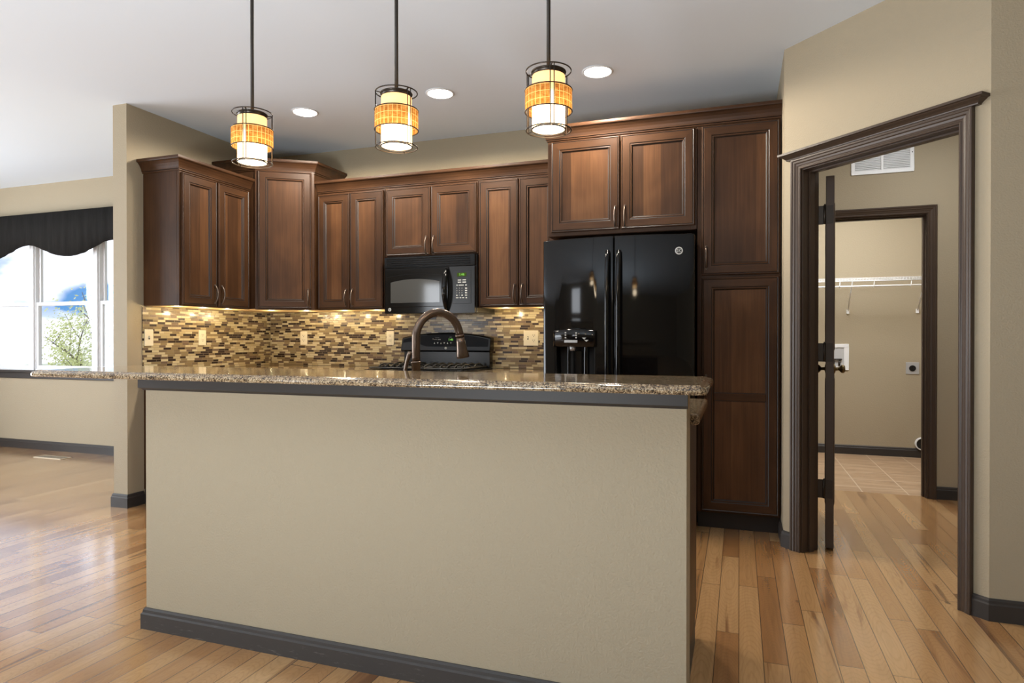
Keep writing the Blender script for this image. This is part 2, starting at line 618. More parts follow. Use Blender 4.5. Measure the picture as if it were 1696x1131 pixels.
    def build(self, name, mats, parent=None, loc=(0, 0, 0), rot=(0, 0, 0), bevel=0.0, seg=2):
        bmesh.ops.remove_doubles(self.b, verts=self.b.verts, dist=1e-6)
        bmesh.ops.recalc_face_normals(self.b, faces=self.b.faces)
        me = bpy.data.meshes.new(name)
        self.b.to_mesh(me)
        self.b.free()
        for m in (mats if isinstance(mats, (list, tuple)) else [mats]):
            me.materials.append(m)
        o = bpy.data.objects.new(name, me)
        COL.objects.link(o)
        o.location = loc
        o.rotation_euler = rot
        if parent is not None:
            o.parent = parent
        if bevel > 0:
            md = o.modifiers.new('bevel', 'BEVEL')
            md.width = bevel
            md.segments = seg
            md.limit_method = 'ANGLE'
            md.angle_limit = R(40)
        return o


def tag(o, label=None, cat=None, group=None, kind=None):
    if label: o['label'] = label
    if cat: o['category'] = cat
    if group: o['group'] = group
    if kind: o['kind'] = kind
    return o


def thing(name, label, cat, loc=(0, 0, 0), rz=0.0, group=None):
    o = bpy.data.objects.new(name, None)
    o.empty_display_size = 0.1
    COL.objects.link(o)
    o.location = loc
    o.rotation_euler = (0, 0, rz)
    return tag(o, label, cat, group)


def struct(o, label=None, cat=None):
    return tag(o, label, cat, None, 'structure')


def text_mesh(name, body, size, m, parent, loc, rot, ext=0.0004):
    cu = bpy.data.curves.new(name, 'FONT')
    cu.body = body
    cu.size = size
    cu.extrude = ext
    cu.align_x = 'CENTER'
    cu.align_y = 'CENTER'
    tmp = bpy.data.objects.new(name, cu)
    COL.objects.link(tmp)
    dg = bpy.context.evaluated_depsgraph_get()
    me = bpy.data.meshes.new_from_object(tmp.evaluated_get(dg))
    bpy.data.objects.remove(tmp)
    me.materials.clear()
    me.materials.append(m)
    o = bpy.data.objects.new(name, me)
    COL.objects.link(o)
    o.location = loc
    o.rotation_euler = rot
    o.parent = parent
    return o


def copy_tree(o, parent=None):
    c = o.copy()
    COL.objects.link(c)
    if parent is not None:
        c.parent = parent
    for ch in list(o.children):
        copy_tree(ch, c)
    return c


# ------------------------------------------------------------------ dimensions
XL = -3.905          # kitchen face of the left stub wall
YB = 4.68            # back wall
HC = 2.733           # ceiling
YF = 4.335           # face of the back uppers
XF = -3.58           # face of the left uppers
YT = 4.05            # face of the tall cabinets
XA = 0.2305          # alcove wall / corner L
S45 = math.sqrt(0.5)
CL = (0.2305, 3.8595)  # left corner of the angled wall
AW = 1.035           # length of the angled wall
CR = (CL[0] + AW * S45, CL[1] - AW * S45)
Y2 = 5.36
Y3 = 7.16

# ------------------------------------------------------------------ room shell
struct(MB().box(-8.6, 3.4, -4.7, 5.42, -0.06, 0.0).build('floor', FLOOR))
struct(MB().box(-0.6, 3.4, 5.42, 7.4, -0.06, 0.0).build('floor', TILEFL))
struct(MB().box(-8.6, 3.4, -4.7, 7.4, HC, HC + 0.08).build('ceiling', CEIL))

# back wall (dining side has three window openings)
WINX = [(-7.82, -6.940), (-6.890, -6.035), (-5.985, -5.13)]
WZ0, WZ1 = 0.815, 2.33
b = MB()
xs = [-8.6] + [v for w in WINX for v in w] + [XA + 0.12]
for i in range(0, len(xs), 2):
    b.box(xs[i], xs[i + 1], YB, YB + 0.065, 0, HC)
for (a, c) in WINX:
    b.box(a, c, YB, YB + 0.065, 0, WZ0)
    b.box(a, c, YB, YB + 0.065, WZ1, HC)
struct(b.build('wall_back', WALL))
struct(MB().box(XL - 0.124, XL, 3.262, YB, 0, HC).build('wall_left', WALL))
struct(MB().box(XA, XA + 0.115, CL[1] + 0.02, YB, 0, HC).build('wall_alcove', WALL))
# angled wall, local x along the wall (to the right), local y into the vestibule
SO0, SO1, ZO = 0.124, 0.912, 2.045
b = MB()
b.box(0, SO0 - 0.02, 0, 0.118, 0, HC)
b.box(SO1 + 0.02, AW, 0, 0.118, 0, HC)
b.box(SO0 - 0.02, SO1 + 0.02, 0, 0.118, ZO + 0.02, HC)
struct(b.build('wall_angled', WALL, None, (CL[0], CL[1], 0), (0, 0, R(-45))))
struct(MB().box(CR[0], 3.3, CR[1], CR[1] + 0.115, 0, HC).build('wall_right', WALL))
struct(MB().box(3.2, 3.32, -4.6, CR[1], 0, HC).build('wall_east', WALL))
# rear wall with two window openings, left wall with a patio opening (all out of view)
b = MB()
for (a, c) in ((-8.6, -6.65), (-5.65, 3.32)):
    b.box(a, c, -4.62, -4.5, 0, HC)
for (a, c, z0, z1) in ((-6.65, -5.65, 0.7, 2.35),):
    b.box(a, c, -4.62, -4.5, 0, z0)
    b.box(a, c, -4.62, -4.5, z1, HC)
struct(b.build('wall_rear', WALL))
b = MB()
b.box(-8.6, -8.48, -4.5, -0.6, 0, HC)
b.box(-8.6, -8.48, 3.0, YB, 0, HC)
b.box(-8.6, -8.48, -0.6, 3.0, 2.4, HC)
struct(b.build('wall_west', WALL))
# vestibule and laundry
struct(MB().box(XA + 0.0, XA + 0.115, YB + 0.065, Y2, 0, HC).build('wall_vestibule', WALL))
struct(MB().box(1.85, 1.97, CR[1] + 0.115, Y3, 0, HC).build('wall_vestibule_right', WALL))
LO0, LO1, LZ = 0.425, 1.262, 2.035
b = MB()
b.box(XA - 0.6, LO0 - 0.018, Y2, Y2 + 0.115, 0, HC)
b.box(LO1 + 0.018, 1.85, Y2, Y2 + 0.115, 0, HC)
b.box(LO0 - 0.018, LO1 + 0.018, Y2, Y2 + 0.115, LZ + 0.018, HC)
struct(b.build('wall_laundry_front', WALL))
struct(MB().box(-0.5, 1.97, Y3, Y3 + 0.12, 0, HC).build('wall_laundry_back', WALL))
struct(MB().box(-0.5, -0.38, Y2 + 0.115, Y3, 0, HC).build('wall_laundry_left', WALL))

# knee wall of the island
IX0, IX1, IY0, IY1 = -2.22, -0.144, 1.937, 2.075
struct(MB().box(IX0, IX1, IY0, IY1, 0, 1.006).build('wall_island', WALL))

# baseboards
BB = [(0, 0), (0.014, 0), (0.014, 0.066), (0.010, 0.072), (0.009, 0.082), (0.004, 0.090), (0, 0.090)]
BBI = [(0, 0), (0.015, 0), (0.015, 0.058), (0.010, 0.064), (0.009, 0.074), (0.004, 0.081), (0, 0.081)]


def baseboard(name, path, m=BASEB, prof=BB):
    return struct(MB().sweep(prof, path).build(name, m))


baseboard('baseboard_island', [(IX0, IY1), (IX0, IY0), (IX1, IY0)], SCUFF, BBI)
baseboard('baseboard_back', [(-8.48, YB), (XL - 0.124, YB)])
baseboard('baseboard_left', [(XL - 0.124, YB), (XL - 0.124, 3.262), (XL, 3.262), (XL, 3.385)])
c45 = lambda s: (CL[0] + s * S45, CL[1] - s * S45)
baseboard('baseboard_angled_left', [(XA, YT + 0.07), CL, c45(0.066)])
baseboard('baseboard_angled_right', [c45(0.97), CR, (3.2, CR[1])])
baseboard('baseboard_vestibule', [(1.325, Y2), (1.85, Y2)])
baseboard('baseboard_laundry', [(-0.38, Y3), (1.85, Y3)])

# trim band under the bar top: flat board with a small cove at its foot
BAND = [(0, 0), (0.006, 0.0), (0.012, 0.006), (0.020, 0.010), (0.020, 0.062), (0, 0.062)]
struct(MB().sweep(BAND, [(IX0, IY1), (IX0, IY0), (IX1 + 0.004, IY0)], 0.944).build('trim_1', BASEB))

# ------------------------------------------------------------------ door frames


def casing_mesh(s0, s1, zt, prof, y=0.0):
    """profile (away, out): mitred door casing around an opening in local x/z, out = -y"""
    rows = [[(s0 - a, y - o, 0) for a, o in prof], [(s0 - a, y - o, zt + a) for a, o in prof],
            [(s1 + a, y - o, zt + a) for a, o in prof], [(s1 + a, y - o, 0) for a, o in prof]]
    return rows


CAS = [(0.0, 0.0), (0.0, 0.011), (0.006, 0.014), (0.014, 0.010), (0.020, 0.013), (0.030, 0.015), (0.033, 0.019), (0.043, 0.020), (0.047, 0.024), (0.056, 0.024), (0.058, 0.020), (0.058, 0.0)]


def doorframe(name, s0, s1, zt, depth, loc, rz, stop=True, stop_at=0.045):
    b = MB()
    vv = b.grid(casing_mesh(s0 - 0.006, s1 + 0.006, zt + 0.006, CAS), 0, False, close_v=True)
    b.cap(vv[0], 0); b.cap(vv[-1], 0)
    vv = b.grid([[(x, 2 * depth - y, z) for x, y, z in r] for r in casing_mesh(s0 - 0.006, s1 + 0.006, zt + 0.006, CAS, depth)], 0, False, close_v=True)
    b.cap(vv[0], 0); b.cap(vv[-1], 0)
    # jambs and head
    b.box(s0 - 0.018, s0, 0, depth, 0, zt + 0.018)
    b.box(s1, s1 + 0.018, 0, depth, 0, zt + 0.018)
    b.box(s0, s1, 0, depth, zt, zt + 0.018)
    if stop:
        a, c = stop_at, stop_at + 0.034
        b.box(s0, s0 + 0.011, a, c, 0, zt)
        b.box(s1 - 0.011, s1, a, c, 0, zt)
        b.box(s0 + 0.011, s1 - 0.011, a, c, zt - 0.011, zt)
    return struct(b.build(name, CASE, None, loc, (0, 0, rz), 0.0012, 1))


doorframe('door_1', SO0, SO1, ZO, 0.118, (CL[0], CL[1], 0), R(-45))
# crown cap over the angled doorway
CAP = [(0, 0), (0.026, 0), (0.027, 0.005), (0.034, 0.012), (0.046, 0.020), (0.050, 0.024), (0.058, 0.026), (0.058, 0.037), (0, 0.037)]
b = MB()
b.sweep(CAP, [(0.062, 0.0), (0.062, -0.0001), (0.974, -0.0001), (0.974, 0.0)], 0)
struct(b.build('trim_2', CASE, None, (CL[0], CL[1], 2.108), (0, 0, R(-45))))
doorframe('door_2', LO0, LO1, LZ, 0.115, (0, Y2, 0), 0)

# open interior door, hinged on the left jamb and folded back edge-on
hx = CL[0] + (SO0 + 0.012) * S45 + 0.140 * S45
hy = CL[1] - (SO0 + 0.012) * S45 + 0.140 * S45
dirv = Vector((0.1225, 1.0)).normalized()
DT = 0.042
drz = math.atan2(dirv.y, dirv.x)
door = thing('interior_door', 'dark wooden panel door standing open edge-on inside the angled doorway', 'door', (0.4395, 3.865, 0), drz)
DW = 0.74
# local x along the door width from the hinge side, local y left of travel; slab lies on y in [-DT, 0]
b = MB()
b.box(0, DW, -DT, 0, 0.012, 2.025)


def panel_rings(b, x0, x1, z0, z1, yf, sgn, prof, mats=(0, 0), center=0):
    """concentric rings from (inset, height) list; front is toward sgn*y"""
    prev = None
    for i, (ins, h) in enumerate(prof):
        pts = [(x0 + ins, yf + sgn * h, z0 + ins), (x1 - ins, yf + sgn * h, z0 + ins), (x1 - ins, yf + sgn * h, z1 - ins), (x0 + ins, yf + sgn * h, z1 - ins)]
        ring = [b.b.verts.new(p) for p in pts]
        if prev:
            for k in range(4):
                f = b.b.faces.new((prev[k], prev[(k + 1) % 4], ring[(k + 1) % 4], ring[k]))
                mi = mats[i - 1] if not isinstance(mats[i - 1], tuple) else mats[i - 1][k % 2]
                f.material_index = mi
        prev = ring
    f = b.b.faces.new(prev)
    f.material_index = center


for z0, z1 in ((0.22, 0.93), (1.08, 1.90)):
    for yy, sg in ((0, 1), (-DT, -1)):
        panel_rings(b, 0.12, DW - 0.12, z0, z1, yy, sg, [(0.0, 0.0), (0.006, 0.003), (0.016, 0.004), (0.024, 0.0012), (0.05, 0.002)], (0, 0, 0, 0), 0)
b.build('door_leaf', CASE, door, bevel=0.002, seg=1)
for hz in (0.333, 1.072, 1.815):
    h = MB()
    h.tube([(-0.008, 0.006, hz - 0.05), (-0.008, 0.006, hz + 0.05)], 0.0065, 10)
    h.tube([(-0.008, 0.006, hz + 0.05), (-0.008, 0.006, hz + 0.058)], [0.005, 0.002], 8)
    h.box(-0.0025, 0.0, -0.036, 0.004, hz - 0.05, hz + 0.05)
    h.box(-0.0035, -0.001, 0.008, 0.040, hz - 0.05, hz + 0.05)
    for q in (-0.028, -0.012, 0.022, 0.034):
        for dz in (-0.034, 0.034):
            h.tube([(-0.0020, q, hz + dz), (-0.0048, q, hz + dz)], 0.0035, 8)
    h.build('hinge', DARKMET, door)
kn = MB()
for sg, y0 in ((1, 0.0), (-1, -DT)):
    rr = [(0.031, 0.0), (0.031, 0.004), (0.026, 0.008), (0.011, 0.010), (0.010, 0.030), (0.019, 0.036), (0.027, 0.046), (0.027, 0.055), (0.018, 0.063), (0.0005, 0.065)]
    rows = [[(DW - 0.065 + r * math.cos(2 * PI * k / 24), y0 + sg * h, 0.955 + r * math.sin(2 * PI * k / 24)) for r, h in rr] for k in range(24)]
    kn.grid(rows, 0, True, close_u=True)
kn.build('door_knob', BRASS, door)

# ------------------------------------------------------------------ cabinets
DOORPROF = [(0.0, 0.0), (0.0, 0.016), (0.003, 0.0195), (0.0065, 0.0205), (0.0108, 0.0180), (0.0135, 0.0205), (0.055, 0.0205), (0.0595, 0.0165), (0.065, 0.0185), (0.068, 0.0170), (0.074, 0.0100), (0.080, 0.0095)]
DOORMATS = ((0, 1), (0, 1), (0, 1), 2, (0, 1), (1, 0), 2, (1, 0), (1, 0), 2, 3)
# ring side k=0 bottom,1 right,2 top,3 left -> index k%2: bottom/top use [0], sides use [1]


def cab_door(parent, x0, x1, z0, z1, yf, handle=None, midrail=None):
    """overlay door on the plane y=yf (front toward -y), origin at its lower left corner"""
    w, h = x1 - x0, z1 - z0
    b = MB()
    # material slots: 0 upright grain, 1 level grain, 2 glaze, 3 panel
    mats = []
    for mm in DOORMATS:
        mats.append(mm if isinstance(mm, int) else (1, 0))
    panel_rings(b, 0, w, 0, h, 0, -1, DOORPROF, mats, 3)
    if midrail:
        b.box(0.072, w - 0.072, -0.0165, -0.009, midrail[0] - z0, midrail[1] - z0, 1)
        b.box(0.072, w - 0.072, -0.0105, -0.009, midrail[0] - z0 - 0.004, midrail[0] - z0, 2)
        b.box(0.072, w - 0.072, -0.0105, -0.009, midrail[1] - z0, midrail[1] - z0 + 0.004, 2)
    d = b.build('door', [WOODV, WOODH, GLAZE, WOODP], parent, (x0, yf, z0))
    if handle:
        side, zc, ln = handle
        hxp = 0.026 if side == 'L' else w - 0.026
        hb = MB()
        pts = []
        rad = []
        for i in range(13):
            t = i / 12
            pts.append((hxp, -0.0205 - 0.004 - 0.026 * math.sin(PI * t) ** 0.75, zc - z0 - ln / 2 + ln * t))
            rad.append(0.0052 if 0 < i < 12 else 0.0065)
        hb.tube(pts, rad, 8)
        for e in (0, 12):
            p = pts[e]
            hb.tube([(p[0], -0.0200, p[2]), (p[0], -0.0285, p[2])], 0.0065, 10)
        hb.build('handle', PEWTER, d)
    return d


CROWN = [(0.0, 0.0), (0.004, 0.0), (0.007, 0.004), (0.007, 0.010), (0.012, 0.013), (0.013, 0.020), (0.018, 0.034), (0.027, 0.050), (0.038, 0.063), (0.046, 0.069), (0.050, 0.070), (0.052, 0.076), (0.052, 0.090), (0.0, 0.090)]
CRG = {3: 1, 9: 1}


def crown(name, path, z0, parent=None, loc=(0, 0, 0), scale=1.0):
    prof = [(o * scale, u * scale) for o, u in CROWN]
    return MB().sweep(prof, path, z0, mifn=lambda i, j: CRG.get(j, 0)).build(name, [WOODH, GLAZE], parent, loc)


def cab_body(parent, w, d, h, bottom=True):
    """hollow-front look: solid carcass with face frame, raw maple underside; back at y=0, front at y=-d"""
    b = MB()
    b.box(0, w, -d + 0.018, -0.001, 0.004 if bottom else 0, h, 0)
    b.box(0, 0.036, -d, -d + 0.018, 0, h, 0)
    b.box(w - 0.036, w, -d, -d + 0.018, 0, h, 0)
    b.box(0.036, w - 0.036, -d, -d + 0.018, 0, 0.036, 1)
    b.box(0.036, w - 0.036, -d, -d + 0.018, h - 0.036, h, 1)
    if bottom:
        b.box(0.018, w - 0.018, -d + 0.018, -0.004, 0.0, 0.004, 2)
    return b.build('carcass', [WOODV, WOODH, MAPLE], parent, bevel=0.0012, seg=1)


HL = 0.128
# left wall upper
c = thing('upper_cabinet', 'tall-sided dark wood double-door upper cabinet on the left side wall', 'cabinet', (XL + 0.004, 3.386, 1.37), R(90), 'dark wood upper cabinets')
D = XF - XL - 0.004
Hh = 0.918
cab_body(c, 0.670, D, Hh)
cab_door(c, 0.013, 0.322, 0.006, Hh - 0.012, -D, ('R', 0.094, HL))
cab_door(c, 0.334, 0.644, 0.006, Hh - 0.012, -D, ('L', 0.094, HL))
crown('crown_molding', [(0, 0), (0, -D), (0.670, -D)], 0.915, c)
# corner cabinet (taller, face turned toward the room)
A = Vector((-3.530, 4.060)); B2 = Vector((-3.165, 4.302))
dv = (B2 - A)
cl_len = dv.length
ang = math.atan2(dv.y, dv.x)
cc = thing('corner_cabinet', 'taller single-door corner upper cabinet turned to face the room', 'cabinet', (A.x, A.y, 1.37), ang)


def tolocal(p):
    q = Vector(p) - A
    return (q.x * math.cos(ang) + q.y * math.sin(ang), -q.x * math.sin(ang) + q.y * math.cos(ang))


foot = [tolocal(p) for p in ((XL + 0.002, 4.060), A, B2, (B2.x, YB - 0.002), (XL + 0.002, YB - 0.002))]
b = MB()
b.prism(foot, 0.004, 1.082, 0)
b.prism([(x * 0.985 + 0.003, y * 0.985 + 0.006) for x, y in foot], 0.0, 0.004, 1)
b.build('carcass', [WOODV, MAPLE], cc, bevel=0.0012, seg=1)
b = MB()
b.box(0, 0.03, -0.012, 0, 0, 1.082)
b.box(cl_len - 0.03, cl_len, -0.012, 0, 0, 1.082)
b.box(0.03, cl_len - 0.03, -0.012, 0, 0, 0.02)
b.box(0.03, cl_len - 0.03, -0.012, 0, 1.062, 1.082)
b.build('face_frame', WOODV, cc, bevel=0.0012, seg=1)
cab_door(cc, 0.022, cl_len - 0.020, 0.010, 1.072, -0.012, ('R', 0.094, HL))
crown('crown_molding', foot[:4], 1.070, cc)

# back wall uppers
UW = [(-3.154, -2.545, 'double-door dark wood upper cabinet between corner cabinet and microwave', 1.37, [(-3.143, -2.856), (-2.850, -2.560)]),
      (-2.545, -1.780, 'short double-door dark wood cabinet above the microwave', 1.762, [(-2.531, -2.163), (-2.154, -1.790)]),
      (-1.780, -1.178, 'double-door dark wood upper cabinet between microwave and refrigerator', 1.37, [(-1.768, -1.472), (-1.466, -1.188)])]
for (x0, x1, lab, z0, ds) in UW:
    u = thing('upper_cabinet', lab, 'cabinet', (x0, YB, z0), 0, 'dark wood upper cabinets')
    h = 2.288 - z0
    cab_body(u, x1 - x0 - 0.003, YB - YF, h)
    for k, (a, e) in enumerate(ds):
        cab_door(u, a - x0, e - x0, 0.008, h - 0.014, -(YB - YF), ('R' if k == 0 else 'L', 0.092 if h > 0.6 else 0.075, HL))
o = crown('crown_molding', [(-3.154, YF), (-1.1785, YF)], 2.2885)
tag(o, 'dark wood crown molding along the cabinets above the microwave', 'molding')

# cabinet over the refrigerator
u = thing('upper_cabinet', 'deep double-door dark wood cabinet above the black refrigerator', 'cabinet', (-1.176, YB, 1.807), 0, 'dark wood upper cabinets')
h = 2.420 - 1.807
cab_body(u, 0.932, YB - YT, h, False)
cab_door(u, 0.026, 0.468, 0.023, h - 0.007, -(YB - YT), ('R', 0.10, HL))
cab_door(u, 0.477, 0.921, 0.023, h - 0.007, -(YB - YT), ('L', 0.10, HL))
# pantry
p = thing('pantry_cabinet', 'floor-to-crown dark wood pantry cabinet with two stacked doors beside the refrigerator', 'cabinet', (-0.240, YB, 0), 0)
b = MB()
w = 0.466
d = YB - YT
b.box(0, w, -d + 0.018, -0.001, 0.105, 2.42)
b.box(0, 0.024, -d, -d + 0.018, 0.105, 2.42)
b.box(w - 0.018, w, -d, -d + 0.018, 0.105, 2.42)
b.box(0.024, w - 0.018, -d, -d + 0.018, 1.505, 1.527)
b.box(0.024, w - 0.018, -d, -d + 0.018, 0.105, 0.125)
b.box(0.024, w - 0.018, -d, -d + 0.018, 2.40, 2.42)
b.build('carcass', WOODV, p, bevel=0.0012, seg=1)
MB().box(0, w, -d + 0.055, -0.01, 0, 0.105).build('toe_kick', simple('toe_kick_black', (0.018, 0.012, 0.009), 0.45), p)
cab_door(p, 0.026, 0.457, 1.524, 2.413, -d, ('L', 1.63, HL))
cab_door(p, 0.026, 0.457, 0.116, 1.508, -d, ('L', 0.862, HL), (0.779, 0.822))
o = crown('crown_molding', [(-1.176, YB - 0.002), (-1.176, YT), (0.228, YT)], 2.4205)
tag(o, 'dark wood crown molding along the top of pantry and refrigerator cabinets', 'molding')

# ------------------------------------------------------------------ base cabinets and counters
CTZ = 0.878


def base_cab(label, loc, rz, w, ndoors, d=0.60):
    c = thing('base_cabinet', label, 'cabinet', loc, rz, 'dark wood base cabinets')
    b = MB()
    b.box(0, w, -d, -0.001, 0.10, CTZ)
    b.build('carcass', WOODV, c, bevel=0.0012, seg=1)
    MB().box(0, w, -d + 0.07, -0.01, 0, 0.10).build('toe_kick', BASEB, c)
    dw = w / ndoors
    for k in range(ndoors):
        cab_door(c, k * dw + 0.008, (k + 1) * dw - 0.008, 0.11, 0.70, -d, ('R' if k % 2 == 0 else 'L', 0.61, HL))
        b = MB()
        panel_rings(b, 0, dw - 0.016, 0, 0.145, 0, -1, DOORPROF[:6] + [(0.03, 0.0205)], [1, 1, 1, 2, 1, 1], 1)
        dr = b.build('drawer', [WOODV, WOODH, GLAZE], c, (k * dw + 0.008, -d, 0.715))
        hb = MB()
        pts = [((dw - 0.016) / 2 - HL / 2 + HL * i / 10, -0.0245 - 0.024 * math.sin(PI * i / 10) ** 0.75, 0.0725) for i in range(11)]
        hb.tube(pts, 0.0055, 8)
        for e in (0, 10):
            hb.tube([(pts[e][0], -0.0200, 0.0725), (pts[e][0], -0.028, 0.0725)], 0.0065, 10)
        hb.build('handle', PEWTER, dr)
    return c


base_cab('dark wood base cabinet along the left side wall behind the island', (XL, 3.39, 0), R(90), 0.68, 2)
base_cab('dark wood base cabinet in the run left of the range', (-3.255, YB, 0), 0, 0.705, 2)
base_cab('narrow dark wood base cabinet between range and refrigerator', (-1.765, YB, 0), 0, 0.585, 2)
ic = base_cab('dark wood sink cabinet on the kitchen side of the island', (IX1 - 0.012, IY1, 0), R(180), 2.06, 4, 0.52)

GEDGE = 0.036
b = MB()
b.prism([(XL + 0.002, 3.375), (-3.265, 3.375), (-3.265, 4.045), (-2.548, 4.045), (-2.548, YB - 0.002), (XL + 0.002, YB - 0.002)], CTZ, CTZ + GEDGE)
o = b.build('kitchen_counter', GRANITE, bevel=0.012, seg=4)
tag(o, 'L-shaped speckled granite counter in the corner left of the range', 'countertop')
o = MB().box(-1.768, -1.18, 4.045, YB - 0.002, CTZ, CTZ + GEDGE).build('kitchen_counter', GRANITE, bevel=0.012, seg=4)
tag(o, 'short speckled granite counter between range and refrigerator', 'countertop')
o = MB().box(IX0 - 0.01, -0.116, IY1 + 0.001, 2.62, CTZ, CTZ + GEDGE).build('island_counter', GRANITE, bevel=0.012, seg=4)
tag(o, 'lower speckled granite counter on the kitchen side of the island', 'countertop')

# bar top with a stepped, rounded edge
BX0, BX1, BY0, BY1 = -2.490, -0.075, 1.662, 2.105
zb, zt = 1.0065, 1.031
prof = [(-0.012, zb), (-0.003, zb + 0.001), (0.0, zb + 0.005), (0.0, zb + 0.013), (-0.004, zt - 0.006), (-0.010, zt - 0.0035), (-0.016, zt - 0.003), (-0.0175, zt - 0.0005), (-0.0215, zt)]


def rrect(x0, x1, y0, y1, r, n=5):
    pts = []
    for cx, cy, a0 in ((x1 - r, y1 - r, 0), (x0 + r, y1 - r, 90), (x0 + r, y0 + r, 180), (x1 - r, y0 + r, 270)):
        for k in range(n + 1):
            a = R(a0 + 90 * k / n)
            pts.append((cx + r * math.cos(a), cy + r * math.sin(a)))
    return pts


b = MB()
rows = [[(x, y, z) for x, y in rrect(BX0 - o, BX1 + o, BY0 - o, BY1 + o, 0.03 + o)] for o, z in prof]
vv = b.grid(rows, 0, True, close_v=True)
b.cap(vv[0], 0, True)
b.cap(vv[-1], 0)
o = b.build('bar_top', GRANITE)
tag(o, 'long raised speckled granite bar top on the island', 'countertop')

# backsplash
o = MB().box(0, YB - 3.386, -0.006, 0, 0, 0.454).build('tile_backsplash', MOSAIC, None, (XL + 0.001, 3.378, 0.915), (0, 0, R(90)))
tag(o, 'glass strip mosaic backsplash on the left side wall', 'backsplash')
o = MB().box(0, 2.716, -0.006, 0, 0, 0.454).build('tile_backsplash', MOSAIC, None, (XL + 0.008, YB - 0.001, 0.915), (0, 0, 0))
tag(o, 'glass strip mosaic backsplash on the back wall behind the range', 'backsplash')

# under-cabinet lamps
for (x, y) in ((-3.72, 3.50), (-3.72, 3.74), (-3.72, 3.98), (-3.58, 4.30), (-3.36, 4.46), (-3.02, 4.50), (-2.72, 4.50), (-1.63, 4.50), (-1.33, 4.50)):
    d = bpy.data.lights.new('under_cabinet_lamp', 'POINT')
    d.energy = 1.5
    d.color = (1.0, 0.80, 0.47)
    d.shadow_soft_size = 0.006
    o = bpy.data.objects.new('under_cabinet_lamp', d)
    o.location = (x, y, 1.335)
    COL.objects.link(o)

# ------------------------------------------------------------------ outlets


def wall_plate(label, cat, loc, rz, w=0.071, kinds=('outlet',), name='wall_outlet', m=ALMOND):
    t = thing(name, label, cat, loc, rz, 'almond plates on the mosaic backsplash')
    MB().box(-w / 2, w / 2, -0.006, 0, -0.058, 0.058).build('cover_plate', m, t, bevel=0.003, seg=2)
    for k, kd in enumerate(kinds):
        cx = (k - (len(kinds) - 1) / 2) * 0.046
        if kd == 'outlet':
            b = MB()
            for s in (-1, 1):
                b.box(cx - 0.0165, cx + 0.0165, -0.0078, -0.005, s * 0.0195 - 0.0135, s * 0.0195 + 0.0135, 0)
                for q in (-0.0065, 0.0065):
                    b.box(cx + q - 0.0013, cx + q + 0.0013, -0.0083, -0.007, s * 0.0195 - 0.001, s * 0.0195 + 0.008, 1)
                b.box(cx - 0.0025, cx + 0.0025, -0.0083, -0.007, s * 0.0195 - 0.010, s * 0.0195 - 0.005, 1)
            b.build('receptacle', [m, SLOT], t)
        else:
            b = MB()
            b.box(cx - 0.005, cx + 0.005, -0.007, -0.005, -0.012, 0.012, 1)
            b.box(cx - 0.004, cx + 0.004, -0.016, -0.006, -0.002, 0.008, 0)
            b.build('toggle', [m, SLOT], t)
    return t


wall_plate('almond light switch on the mosaic at the left wall end', 'light switch', (XL + 0.006, 3.425, 1.152), R(90), kinds=('switch',), name='light_switch')
wall_plate('almond outlet on the left side wall mosaic', 'outlet', (XL + 0.006, 3.902, 1.152), R(90))
wall_plate('almond outlet on the back mosaic under the corner cabinet', 'outlet', (-3.546, YB - 0.006, 1.149), 0)
wall_plate('almond outlet on the back mosaic just left of the range', 'outlet', (-2.699, YB - 0.006, 1.149), 0)
wall_plate('wide almond switch and outlet plate beside the refrigerator', 'outlet', (-1.490, YB - 0.006, 1.149), 0, 0.117, ('switch', 'outlet'))

# ------------------------------------------------------------------ badge with a script monogram


def badge(parent, loc, r, rz=0.0, name='badge'):
    b = MB()

    def disc(r0, r1, y, mi):
        rows = [[(rr * math.cos(2 * PI * k / 28), yy, rr * math.sin(2 * PI * k / 28)) for rr, yy in ((r0, y), (r1, y))] for k in range(28)]
        b.grid(rows, mi, False, close_u=True)
    rows = [[(rr * math.cos(2 * PI * k / 28), yy, rr * math.sin(2 * PI * k / 28)) for rr, yy in ((r, 0.0), (r, -0.0015), (r * 0.94, -0.0025), (r * 0.74, -0.0025), (r * 0.70, -0.0018))] for k in range(28)]
    vv = b.grid(rows, 0, False, close_u=True)
    b.cap([q[-1] for q in vv], 1)
    # flourishes of the monogram ring and the two script letters
    for k in range(4):
        a0 = PI / 4 + k * PI / 2
        pts = []
        for i in range(9):
            a = a0 - 0.55 + 1.1 * i / 8
            rr = r * (0.60 - 0.13 * math.sin(PI * i / 8))
            pts.append((rr * math.cos(a), -0.0024, rr * math.sin(a)))
        b.tube(pts, r * 0.05, 5, 0)
    G = [(-0.02, 0.26), (-0.16, 0.34), (-0.33, 0.24), (-0.38, 0.02), (-0.30, -0.20), (-0.14, -0.22), (-0.05, -0.06), (-0.05, 0.05), (-0.18, 0.02)]
    E = [(0.36, 0.22), (0.24, 0.33), (0.10, 0.24), (0.14, 0.08), (0.26, 0.05), (0.10, 0.0), (0.04, -0.14), (0.14, -0.26), (0.28, -0.22), (0.38, -0.10)]
    for L in (G, E):
        b.tube([(x * r, -0.0025, z * r) for x, z in L], r * 0.055, 5, 0)
    return b.build(name, [SILVER, BLACKSF], parent, loc, (0, 0, rz))


